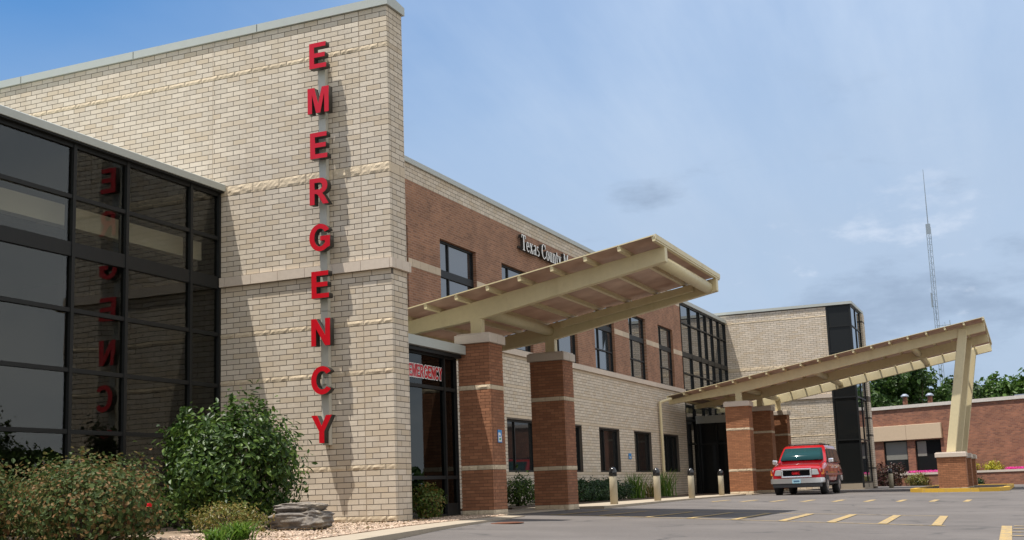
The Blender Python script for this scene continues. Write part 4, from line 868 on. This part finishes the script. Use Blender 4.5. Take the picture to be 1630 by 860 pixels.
L_spirea = leafmat('leaf_spirea', (0.09, 0.11, 0.02), (0.17, 0.17, 0.035), (0.25, 0.16, 0.05), 0.35)
L_lily = leafmat('leaf_lily', (0.05, 0.11, 0.012), (0.085, 0.17, 0.02), (0.16, 0.24, 0.04), 0.4)
L_hedge = leafmat('leaf_hedge', (0.010, 0.030, 0.008), (0.018, 0.050, 0.012), (0.035, 0.08, 0.02), 0.25)
L_tree = leafmat('leaf_tree', (0.020, 0.045, 0.010), (0.045, 0.09, 0.018), (0.085, 0.14, 0.028), 0.35, 0.55)
L_tree2 = leafmat('leaf_tree_light', (0.035, 0.08, 0.012), (0.065, 0.13, 0.02), (0.11, 0.18, 0.035), 0.35, 0.55)
L_barb = leafmat('leaf_barberry', (0.03, 0.010, 0.010), (0.06, 0.018, 0.014), (0.05, 0.05, 0.015), 0.25)
L_gold = leafmat('leaf_gold', (0.28, 0.27, 0.02), (0.42, 0.38, 0.03), (0.50, 0.44, 0.06), 0.35)
L_pink = leafmat('petal_pink', (0.70, 0.02, 0.28), (0.80, 0.04, 0.40), (0.75, 0.10, 0.45), 0.3)
L_redp = leafmat('petal_red', (0.50, 0.01, 0.01), (0.6, 0.01, 0.02), (0.65, 0.03, 0.03), 0.3)
shrub('evergreen_shrub', (-3.3, 1.12, 0.02), (1.08, 0.98, 0.92), 430, 24, 0.125, 0.10, 0.052, L_dark, 'large glossy dark green shrub in front of the block wall', seed=11, stems=26, zc=0.92, tips=((0.1, 0.05, 1.6, .50, 70), (-0.5, 0.55, 1.5, .40, 60), (0.35, -0.35, 1.6, .40, 60), (0.05, -0.80, 1.05, .40, 45), (0.0, 0.8, 1.6, .35, 50)))
shrub('evergreen_shrub', (-2.2, 2.95, 0.02), (0.26, 0.24, 0.9), 120, 15, 0.09, 0.10, 0.055, L_dark, 'small upright green shrub against the dark glass', seed=12, stems=8, zc=0.95)
ROSE = [((-8.35, -0.75, 0.0), (0.70, 0.85, 0.44), 21, 'brownish rose bush at the front of the bed, left of the lily'), ((-7.0, 0.45, 0.0), (0.85, 0.95, 0.52), 22, 'tallest brownish rose bush in front of the dark glass'),
        ((-8.9, 0.9, 0.0), (0.8, 0.8, 0.55), 23, 'rose bush at the left edge of the picture'), ((-6.1, 1.7, 0.0), (0.8, 0.8, 0.55), 24, 'rose bush behind the others beside the dark green shrub'), ((-7.9, 1.9, 0.0), (0.8, 0.8, 0.55), 25, 'rose bush at the back against the dark glass')]
for loc, rad, sd_, lb in ROSE:
    s = shrub('rose_bush', loc, rad, 330, 18, 0.085, 0.058, 0.044, L_rose, lb, 'rose bush', sd_, 'rose bushes', 22)
    q = np.random.default_rng(sd_ + 50); k = 1 if sd_ in (21, 22, 24) else 0; d = q.normal(0, 1, (k, 3)); d[:, 2] = abs(d[:, 2]) * .4; d[:, 1] = -abs(d[:, 1]); d[:, 0] = -abs(d[:, 0]); d /= np.linalg.norm(d, axis=1)[:, None]
    for e in d:
        c = e * np.array(rad) * 1.0 + np.array([0, 0, rad[2] * .92]); v, f = leaves(np.repeat(c[None], 9, 0) + q.normal(0, .010, (9, 3)), np.repeat(e[None], 9, 0), 0.04, 0.036, 0.6); link('bloom', np_mesh('bloom', v, f, L_redp), s)
shrub('spirea_bush', (-6.0, -0.85, -0.02), (0.42, 0.48, 0.24), 150, 16, 0.05, 0.045, 0.022, L_spirea, 'low yellow green spirea bush beside the boulder', seed=31, stems=10)
shrub('doorway_shrub', (1.55, 0.18, 0.0), (0.27, 0.25, 0.31), 150, 16, 0.06, 0.06, 0.032, leafmat('leaf_doorway', (0.06, 0.10, 0.015), (0.10, 0.16, 0.025), (0.22, 0.12, 0.03), .3), 'small reddish green shrub at the emergency entrance glass', seed=32, stems=10)
def blades(name, loc, n, h, spread, w, m, label, seed, cat='plant', droop=0.6):
    s = empty(name, loc); tag(s, label, cat); r = np.random.default_rng(seed); V = []; F = []
    for i in range(n):
        a = r.uniform(0, 2 * math.pi); o = np.array([r.normal(0, spread * .22), r.normal(0, spread * .22), 0]); d = np.array([math.cos(a), math.sin(a), 0]); sd2 = np.array([-d[1], d[0], 0]); H = h * r.uniform(.6, 1.15); sp = spread * r.uniform(.4, 1.1); b0 = len(V)
        for k in range(5):
            t = k / 4; c = o + d * sp * t ** 1.5 + np.array([0, 0, H * (t * (1.6) - droop * t ** 2.2)]); ww = w * (1 - t ** 2 * .92) * .5; V += [c - sd2 * ww, c + sd2 * ww]
        F += [(b0 + 2 * k, b0 + 2 * k + 1, b0 + 2 * k + 3, b0 + 2 * k + 2) for k in range(4)]
    link('leaf_blades', np_mesh('leaf_blades', V, F, m), s); MB().lathe((0, 0, -0.02), [(spread * .25, 0), (spread * .2, 0.05), (0.01, 0.08)], 10).build('crown', M_dirt, s); return s
blades('day_lily', (-6.85, -1.62, -0.04), 150, 0.24, 0.30, 0.022, L_lily, 'bright green day lily clump at the bottom of the bed', 41)
blades('day_lily', (-7.45, -1.72, -0.04), 110, 0.18, 0.26, 0.020, L_lily, 'smaller green day lily clump left of the bright one', 42)
blades('ornamental_grass', (22.3, 2.6, 0.03), 120, 0.85, 0.65, 0.03, L_lily, 'tall ornamental grass behind the second bollard', 43)
blades('ornamental_grass', (26.0, 2.6, 0.03), 120, 0.95, 0.75, 0.03, L_lily, 'ornamental grass behind the downspout side of the third bollard', 44)
blades('ornamental_grass', (24.2, 2.6, 0.03), 90, 0.6, 0.6, 0.03, L_spirea, 'lower yellowish grass clump between the two tall grasses', 45)
HG = 'clipped hedge bushes'
for i in range(6):
    x = 14.6 + i * 1.12; shrub('hedge_bush', (x, 2.65, 0.03), (0.68, 0.6, 0.34), 150, 16, 0.06, 0.075, 0.045, L_hedge, ('hedge bush nearest the free brown pier', 'second hedge bush from the brown pier', 'third hedge bush from the brown pier', 'fourth hedge bush, just left of the first bollard', 'fifth hedge bush, behind the first bollard', 'last hedge bush next to the ornamental grass')[i], 'hedge', 60 + i, HG, 6)
shrub('loose_shrub', (11.9, 2.7, 0.03), (0.55, 0.5, 0.42), 130, 14, 0.08, 0.08, 0.045, L_dark, 'loose green shrub seen between the two brown piers', seed=71, stems=10, tips=((0, 0, .7, .45, 30), (0.2, -0.2, .6, .35, 25)))
def atb(u, off, z): p = A2 + D2 * u + N2 * off; return (p.x, p.y, z)
shrub('barberry_bush', atb(1.5, 1.2, -0.15), (1.05, 1.05, 0.72), 220, 14, 0.10, 0.12, 0.08, L_barb, 'dark maroon barberry bush below the annex windows', seed=81)
shrub('round_bush', atb(3.7, 1.7, -0.15), (0.6, 0.6, 0.36), 120, 14, 0.08, 0.10, 0.06, L_spirea, 'small olive bush left of the column base', seed=82)
shrub('golden_bush', atb(6.45, 0.5, 0.5), (0.40, 0.40, 0.32), 90, 14, 0.07, 0.09, 0.06, L_gold, 'yellow green bush in the planter just right of the leaning column', seed=83)
shrub('golden_bush', atb(7.85, 0.5, 0.5), (0.48, 0.48, 0.32), 110, 14, 0.07, 0.09, 0.06, L_gold, 'rounder yellow green bush in the planter further right', seed=84)
shrub('round_bush', atb(7.3, 1.9, -0.18), (0.75, 0.6, 0.20), 100, 14, 0.08, 0.10, 0.06, L_hedge, 'low dark green bush at the foot of the planter', seed=85)
for k, (u0_, u1_) in enumerate(((2.6, 4.5), (8.7, 13.0))):
    r = np.random.default_rng(90 + k); n = int((u1_ - u0_) * 420); uu = r.uniform(u0_, u1_, n); of = r.uniform(0.35, 0.9, n); P = np.array([atb(a, b, 0.56 + r.random() * .22) for a, b in zip(uu, of)])
    v, f = leaves(P, np.tile([[0, 0, 1.]], (n, 1)), 0.07, 0.06); o = link('flower_bed', np_mesh('flower_bed', v, f, L_pink)); tag(o, ('pink flowers in the planter below the annex windows', 'pink flowers in the planter at the right edge')[k], 'flowers', kind='stuff')

# trees beyond the annex
def tree(name, base, H, rad, m, label, seed, nc=240, per=20, ll=0.46, sep=0.5, group='trees behind the annex'):
    t = empty(name, base); tag(t, label, 'tree', group); r = np.random.default_rng(seed); mb = MB(); top_ = H * 0.55
    mb.tube((0, 0, 0), (0.1, 0.1, H * .35), 0.32, 0.24, 10, False); mb.tube((0.1, 0.1, H * .35), (0, 0, H * .8), 0.24, 0.06, 8, False)
    P = []; Nn = []
    for k in range(13):
        a = r.uniform(0, 2 * math.pi); e = r.uniform(-.45, 1.0); rr = r.uniform(.35, 1.0); c = np.array([math.cos(a) * rr * rad[0], math.sin(a) * rr * rad[0], H - rad[1] + e * rad[1] * .82 - .1 * rad[1]])
        s = r.uniform(.26, .50); p, nrm, cc = clumps(nc // 13, (rad[0] * s, rad[0] * s, rad[1] * s * .8), per, 0.30, zoff=0, seed=seed * 31 + k); P.append(p + c); Nn.append(nrm)
        mb.tube((0.05, 0.05, H * r.uniform(.3, .5)), tuple(c), 0.13, 0.03, 6, False)
    v, f = leaves(np.concatenate(P), np.concatenate(Nn), ll, ll * .7, 0.7); link('crown', np_mesh('crown', v, f, m), t); mb.build('trunk', M_bark, t); return t
tree('oak_tree', (95.5, 2.5, -1), 11.4, (4.2, 3.4), L_tree, 'dark leafy tree behind the annex next to the tower', 101)
tree('oak_tree', (99.0, -1.3, -1), 11.6, (3.4, 3.4), L_tree, 'dark tree behind the two roof vents', 102)
tree('oak_tree', (104.0, -4.2, -1), 10.6, (3.6, 3.0), L_tree, 'tree behind the annex left of the leaning column', 103)
tree('oak_tree', (101.0, -6.0, -1), 10.3, (2.6, 3.0), L_tree, 'thin dark tree behind the leaning column', 104, nc=190)
tree('maple_tree', (103.0, -10.6, -1), 10.8, (3.6, 3.4), L_tree2, 'brighter green tree right of the leaning column', 105)
tree('maple_tree', (102.0, -15.0, -1), 11.2, (4.6, 3.6), L_tree2, 'bright green tree at the right edge of the picture', 106)
tree('oak_tree', (112.0, 1.5, -1), 11.0, (5.0, 4.0), L_tree, 'far tree filling the gap above the annex wall', 107)
# far wood across the road, seen only mirrored in the glass
r = np.random.default_rng(5); P = []; 
for k in range(150):
    x = r.uniform(-120, 190); y = r.uniform(-125, -95); h = r.uniform(5, 10); q = r.normal(0, 1, (70, 3)); q /= np.linalg.norm(q, axis=1)[:, None]; P.append(q * np.array([4.5, 4.0, h * .5]) + np.array([x, y, h * .5 - 1]))
P = np.concatenate(P); v, f = leaves(P, r.normal(0, 1, P.shape), 2.2, 1.7, .5); tag(link('far_wood', np_mesh('far_wood', v, f, L_tree)), 'far line of trees across the car park', 'wood', kind='stuff')

# ------------------------------------------------------------------ boulder and pebbles
bo = empty('boulder', (-3.50, -0.32, 0.0)); bo.scale = (0.88, 0.86, 0.9); tag(bo, 'weathered grey layered boulder lying on the gravel', 'boulder')
def rock(rx, ry, rz, zc, seed, strata):
    import bmesh
    bm = bmesh.new(); bmesh.ops.create_icosphere(bm, subdivisions=5, radius=1.0)
    for v in bm.verts:
        d = v.co.copy(); e = 0.55; d = Vector((math.copysign(abs(d.x) ** e, d.x), math.copysign(abs(d.y) ** e, d.y), math.copysign(abs(d.z) ** .7, d.z)))
        n1 = mnoise.fractal(v.co * 1.6 + Vector((seed, 0, 0)), 1.0, 2.0, 5); n2 = mnoise.noise(Vector((v.co.x * 1.2, v.co.y * 1.2, v.co.z * strata)) + Vector((0, seed, 0)))
        n3 = mnoise.fractal(v.co * 7 + Vector((seed, seed, 0)), 1.0, 2.0, 4); s = 1 + .16 * n1 + .12 * n2 + .035 * n3; v.co = Vector((d.x * rx * s, d.y * ry * s, d.z * rz * (1 + .20 * n1 + .05 * n3) + zc))
    me = bpy.data.meshes.new('rock'); bm.to_mesh(me); bm.free(); me.materials.append(M_rock)
    for p in me.polygons: p.use_smooth = True
    return me
link('lower_slab', rock(0.36, 0.52, 0.17, 0.15, 3.3, 5.0), bo); link('upper_slab', rock(0.30, 0.44, 0.075, 0.36, 8.1, 9.0), bo, (0.02, 0.04, 0))
def pebbles(n, seed):
    r = np.random.default_rng(seed); X = r.uniform(-9, 4.0, n * 3); kx = [p[0] for p in kin]; ky = [p[1] for p in kin]; yk = np.interp(X, kx, ky)
    Y = yk + 0.03 + r.random(n * 3) ** 1.3 * 2.6; ok = ~((X > -0.03) & (Y > 0.0) & (X < 0.64)) & (Y < 3.7) & ~((X > 0.6) & (Y > 0.68)); X, Y = X[ok][:n], Y[ok][:n]; yk = yk[ok][:n]; n = len(X)
    kt = np.interp(X, kx, [p[2] for p in kin]); zt_ = np.interp(X, [p[0] for p in top], [p[2] for p in top]); Z = kt + (zt_ - kt) * (Y - yk) / (4.0 - yk)
    s = r.uniform(.014, .034, n); base = np.array([[1, 0, 0], [-.9, .1, 0], [0, .8, 0], [.1, -.8, 0], [0, 0, .55], [0, 0, -.5]]); a = r.uniform(0, 6.28, n); ca, sa = np.cos(a), np.sin(a)
    v = base[None] * s[:, None, None] * r.uniform(.7, 1.3, (n, 6, 1)); x = v[..., 0] * ca[:, None] - v[..., 1] * sa[:, None]; y = v[..., 0] * sa[:, None] + v[..., 1] * ca[:, None]
    V = np.stack([x + X[:, None], y + Y[:, None], v[..., 2] + Z[:, None] + s[:, None] * .35], -1).reshape(-1, 3)
    f0 = np.array([[0, 2, 4], [2, 1, 4], [1, 3, 4], [3, 0, 4], [2, 0, 5], [1, 2, 5], [3, 1, 5], [0, 3, 5]]); F = (np.arange(n)[:, None, None] * 6 + f0[None]).reshape(-1, 3); return V, F
r = np.random.default_rng(78); X = r.uniform(-8.5, -0.2, 420); Y = np.interp(X, [p[0] for p in kin], [p[1] for p in kin]) + 0.05 + r.random(420) ** 1.2 * 1.6; P = np.stack([X, Y, np.full(420, 0.0) + 0.02 - 0.02 * (Y < -1)], 1); P = P[~((X > -0.05) & (Y > 0))]
v, f = leaves(P, np.tile([[0, 0, 1.]], (len(P), 1)), 0.05, 0.03, 0.25); tag(link('leaf_litter', np_mesh('leaf_litter', v, f, leafmat('dry_leaf', (0.12, 0.07, 0.03), (0.2, 0.12, 0.05), (0.09, 0.10, 0.03), .2))), 'dry fallen leaves scattered over the gravel bed', 'leaves', kind='stuff')
V, F = pebbles(9000, 77); tag(link('river_gravel', np_mesh('river_gravel', V, F, M_pebble)), 'loose tan river gravel around the boulder and shrubs', 'gravel', kind='stuff')

# ------------------------------------------------------------------ radio mast
rm = empty('radio_mast', (138.5, -1.3, -1)); tag(rm, 'tall thin lattice radio mast rising behind the far canopy', 'mast')
Hm = 32.6; st = MB(); R0 = 0.30
def leg(i, z): t = 2 * math.pi * i / 3; return (R0 * math.cos(t), R0 * math.sin(t), z)
for i in range(3): MB().tube(leg(i, 0), leg(i, Hm), 0.035, 0.035, 6).build('leg', M_galv, rm)
k = 0; z = 0.0
while z < Hm - 0.8:
    for i in range(3): st.tube(leg(i, z), leg((i + 1) % 3, z + 0.8), 0.014, seg=4, caps=False); st.tube(leg(i, z), leg((i + 1) % 3, z), 0.014, seg=4, caps=False)
    z += 0.8
st.build('lattice', M_galv, rm); MB().tube((0, 0, Hm - .5), (0, 0, Hm + 7.6), 0.07, 0.03, 8).build('whip_antenna', M_galv, rm)
an = MB(); an.tube((0.3, 0, 20), (0.3, -1.6, 20.1), 0.04); an.tube((0.3, -1.5, 19.6), (0.3, -1.5, 20.6), 0.04); an.tube((0.3, -0.9, 19.8), (0.3, -0.9, 20.4), 0.03); an.build('side_antenna', M_galv, rm)
MB().box(-0.45, -0.35, -0.28, 0.28, Hm - 0.9, Hm + .4).build('panel_antenna', M_galv, rm); MB().box(-0.2, 0.1, 0.3, 0.45, 22.4, 24.2).build('panel_antenna', M_galv, rm)

# ------------------------------------------------------------------ red SUV (front faces -X)
M_carred = mat('car_red', (0.33, 0.003, 0.008), 0.22, spec=0.6); MATS['car_red'].node_tree.nodes['Principled BSDF'].inputs['Coat Weight'].default_value = 0.8
M_chrome = mat('chrome', (0.88, 0.88, 0.90), 0.22, metal=0.85); M_bumper = mat('bumper_chrome', (0.55, 0.55, 0.55), 0.28, metal=0.8); M_plast = mat('dark_plastic', (0.02, 0.02, 0.02), 0.6)
M_tyre = mat('tyre', (0.018, 0.018, 0.018), 0.85, var=0.2); M_carglass = mat('car_glass', (0.014, 0.048, 0.053), 0.07, ior=1.25, spec=0.35); M_lamp = mat('lamp_lens', (0.30, 0.31, 0.31), 0.08, spec=0.8); M_amber = mat('amber_lens', (0.7, 0.22, 0.03), 0.2)
M_grille = mat('grille_black', (0.006, 0.006, 0.007), 0.7, spec=0.1)
M_plate = mat('licence_plate', (0.30, 0.50, 0.58), 0.5, var=0.1)
car = empty('red_suv', (27.0, -2.28, gz(28.5, -2.3))); tag(car, 'red sport utility vehicle with chrome grille parked under the far canopy', 'car')
def loft(secs, name, m, parent, close=True, bevel=0.0, smooth=True):
    mb = MB(); n = len(secs[0])
    for s_ in secs: mb.v += [tuple(p) for p in s_]
    for i in range(len(secs) - 1):
        for j in range(n - 1 if not close else n): q = (j + 1) % n; mb.f.append((i * n + j, i * n + q, (i + 1) * n + q, (i + 1) * n + j))
    mb.f.append(tuple(range(n))[::-1]); k = (len(secs) - 1) * n; mb.f.append(tuple(range(k, k + n)))
    o = mb.build(name, m, parent, smooth)
    import bmesh
    bm = bmesh.new(); bm.from_mesh(o.data); bmesh.ops.recalc_face_normals(bm, faces=bm.faces); bm.to_mesh(o.data); bm.free()
    sm_ = o.modifiers.new('edge', 'EDGE_SPLIT'); sm_.split_angle = math.radians(38); return o
def sec(x, hw, zb, zt, crown=0.03):
    half = [(hw - .10, zb), (hw - .03, zb + .06), (hw - .005, zb + .22), (hw, zb + .38), (hw - .015, zt - .20), (hw - .05, zt - .07), (hw - .12, zt - .012), (hw * .5, zt + crown * .7)]
    return [(x, y, z) for y, z in half] + [(x, 0, zt + crown)] + [(x, -y, z) for y, z in reversed(half)]
loft([sec(0.02, .90, .58, .985), sec(.10, .965, .56, 1.045), sec(.32, .99, .48, 1.10), sec(1.30, 1.0, .45, 1.26), sec(1.5, 1.0, .45, 1.23, .02), sec(4.2, 1.0, .45, 1.21, .02), sec(4.85, .985, .50, 1.19, .02), sec(5.02, .93, .58, 1.15, .02)], 'body', M_carred, car)
def gsec(x0, x1, hw, z): return [(x0 + .10, hw, z), (x0 + .02, hw - .12, z), (x0, hw * .45, z), (x0, -hw * .45, z), (x0 + .02, -hw + .12, z), (x0 + .10, -hw, z), (x1 - .08, -hw, z), (x1, -hw + .1, z), (x1, hw - .1, z), (x1 - .08, hw, z)]
gh = loft([gsec(1.24, 4.97, .93, 1.19), gsec(1.58, 4.90, .87, 1.50), gsec(1.98, 4.80, .80, 1.80), gsec(2.08, 4.76, .74, 1.875), gsec(2.25, 4.6, .62, 1.90)], 'cabin', M_carred, car)
def lerp3(a, b, t): return tuple(a[i] + (b[i] - a[i]) * t for i in range(3))
# windshield: curved sheet of glass proud of the cabin
wsm = MB(); TT_ = (-1, -.8, -.5, -.2, .2, .5, .8, 1)
for x, hw, z in ((1.315, .82, 1.275), (1.57, .775, 1.50), (1.885, .71, 1.745)): wsm.v += [(x - .055 + (.07 * (abs(t) ** 3)), t * hw, z + 0.045) for t in TT_]
for a in range(2):
    for b in range(7): wsm.f.append((a * 8 + b + 1, a * 8 + b, a * 8 + 8 + b, a * 8 + 9 + b))
ws = wsm.build('windshield', M_carglass, car, True); so = ws.modifiers.new('solid', 'SOLIDIFY'); so.thickness = 0.012
for s in (-1, 1):
    for x0b, x0t, x1b, x1t in ((1.80, 2.12, 2.62, 2.62), (2.72, 2.72, 3.55, 3.52), (3.65, 3.62, 4.78, 4.68)):
        pts = [(x0b, s * .935, 1.25), (x1b, s * .935, 1.25), (x1t, s * .828, 1.74), (x0t, s * .828, 1.74)]; nrm = Vector((0, s, .22)).normalized() * .008
        g = MB(); g.quad(*(pts if s < 0 else pts[::-1])); go = g.build('side_window', M_carglass, car); so = go.modifiers.new('solid', 'SOLIDIFY'); so.thickness = 0.01; so.offset = 1
    mr = MB().obox((1.50, s * .97, 1.17), (.12, 0, 0), (0, s * .20, .02), (0, 0, .17)).build('mirror', M_chrome, car, bevel=0.035); MB().obox((1.62, s * .99, 1.20), (.012, 0, 0), (0, s * .16, .01), (0, 0, .12)).build('mirror_glass', M_carglass, mr)
    MB().obox((1.52, s * .88, 1.21), (.07, 0, 0), (0, s * .10, 0), (0, 0, .05)).build('mirror_arm', M_plast, car)
    for wx_ in (0.88, 3.86):
        w = empty('wheel'); w.parent = car; w.location = (wx_, s * .86, .385)
        t = MB().lathe((0, 0, -.13), [(.27, 0), (.36, .01), (.385, .05), (.385, .21), (.36, .25), (.27, .26)], 28).build('tyre', M_tyre, w, True); t.rotation_euler = (math.pi / 2, 0, 0)
        r_ = MB().lathe((0, 0, 0), [(.245, 0), (.25, .03), (.20, .02), (.09, .05), (.06, .06)], 20).build('rim', M_bumper, w, True); r_.rotation_euler = (math.pi / 2 * -s, 0, 0); r_.location = (0, s * .115, 0)
        ar = MB().prism([(wx_ + .47 * math.cos(math.radians(t_)), .40 + .47 * math.sin(math.radians(t_))) for t_ in range(-5, 186, 10)], 1, s * .70, s * 1.004).build('wheel_arch', M_plast, car)
    hl = MB().obox((-.035, s * .57, .735), (.12, 0, 0), (.07, s * .34, 0), (.012, 0, .215)).build('headlight', M_lamp, car, bevel=0.02); MB().obox((.04, s * .915, .745), (.14, 0, 0), (.09, s * .075, 0), (.012, 0, .195)).build('indicator', M_amber, hl)
    for x in (2.45, 3.4): MB().obox((x, s * .992, 1.0), (.18, 0, 0), (0, s * .03, 0), (0, 0, .035)).build('door_handle', M_chrome, car)
    MB().tube((2.2, s * .60, 1.955), (4.6, s * .60, 1.955), .02, seg=8).build('roof_rail', M_plast, car)
    for x in (2.3, 3.4, 4.5): MB().tube((x, s * .60, 1.88), (x, s * .60, 1.955), .018, seg=6).build('rail_foot', M_plast, car)
    MB().obox((1.15, s * .90, .37), (2.3, 0, 0), (0, s * .13, 0), (0, 0, .07)).build('running_board', M_plast, car)
    MB().obox((0.5, s * 1.0, .72), (4.3, 0, 0), (0, s * .012, 0), (0, 0, .07)).build('side_moulding', mat('moulding', (0.30, 0.12, 0.11), 0.4), car)
    MB().obox((1.27, s * .12, 1.292), (.02, 0, 0), (.02, s * .50, .03), (-.01, 0, .012)).build('wiper', M_plast, car)
for s in (-1, 1):
    for x in (1.62, 2.66, 3.60): MB().obox((x, s * .9985, .50), (.012, 0, 0), (0, s * .006, 0), (0, 0, .68)).build('door_gap', M_plast, car)
    MB().obox((1.40, s * .935, 1.215), (3.4, 0, 0), (0, s * .012, 0), (0, 0, .022)).build('belt_moulding', M_plast, car)
    MB().obox((.32, s * .80, 1.085), (.95, 0, .155), (0, s * .012, 0), (0, 0, .02)).build('hood_gap', M_plast, car)
for s in (-.34, .34): MB().obox((2.2, s - .24, 1.0), (.12, 0, 0), (0, .48, 0), (0, 0, .55)).build('seat_back', M_plast, car)
for x in (2.7, 4.2): MB().tube((x, -.6, 1.955), (x, .6, 1.955), .018, seg=6).build('roof_crossbar', M_plast, car)
fr_ = MB(); fr_.box(-.06, .06, -.56, .56, .925, .985); fr_.box(-.06, .06, -.56, .56, .655, .705); fr_.box(-.06, .06, -.56, -.50, .706, .924); fr_.box(-.06, .06, .50, .56, .706, .924); gf = fr_.build('grille_frame', M_chrome, car, bevel=0.015)
MB().box(-.012, .05, -.499, .499, .706, .924).build('grille_mesh', M_grille, gf)
for i in range(5): MB().box(-.018, -.012, -.49, .49, .73 + i * .040, .738 + i * .040).build('grille_bar', M_grille, gf)
M_badge = mat('badge_red', (0.6, 0.01, 0.015), 0.3)
yy = 0.17
for ch in 'GMC':
    me, w = glyph_mesh(ch, 0.105, 1.0, 0.012, M_badge, name='badge_letter'); o = link('badge_letter', me, gf); o.matrix_basis = Matrix.Translation((-.02, yy, .765)) @ FACE; yy -= w + .015
loft([[(x, y, z) for y, z in ((-hw, .44), (-hw, .58), (-hw + .03, .625), (hw - .03, .625), (hw, .58), (hw, .44))] for x, hw in ((-.10, .72), (-.08, .90), (.02, .985), (.30, 1.005))], 'front_bumper', M_bumper, car)
MB().box(-.05, .25, -.90, .90, .28, .438).build('lower_valance', mat('valance_grey', (0.05, 0.05, 0.052), 0.6), car, bevel=0.03)
MB().box(-.115, -.101, -.155, .155, .44, .59).build('licence_plate', M_plate, car); MB().box(-.118, -.1152, -.11, .11, .485, .545).build('plate_marking', mat('plate_ink', (0.05, 0.12, 0.2), 0.6), car)
MB().box(.2, 4.9, -.82, .82, .30, .50).build('underbody', M_plast, car)
MB().box(4.95, 5.10, -.98, .98, .48, .70).build('rear_bumper', M_bumper, car, bevel=0.03)
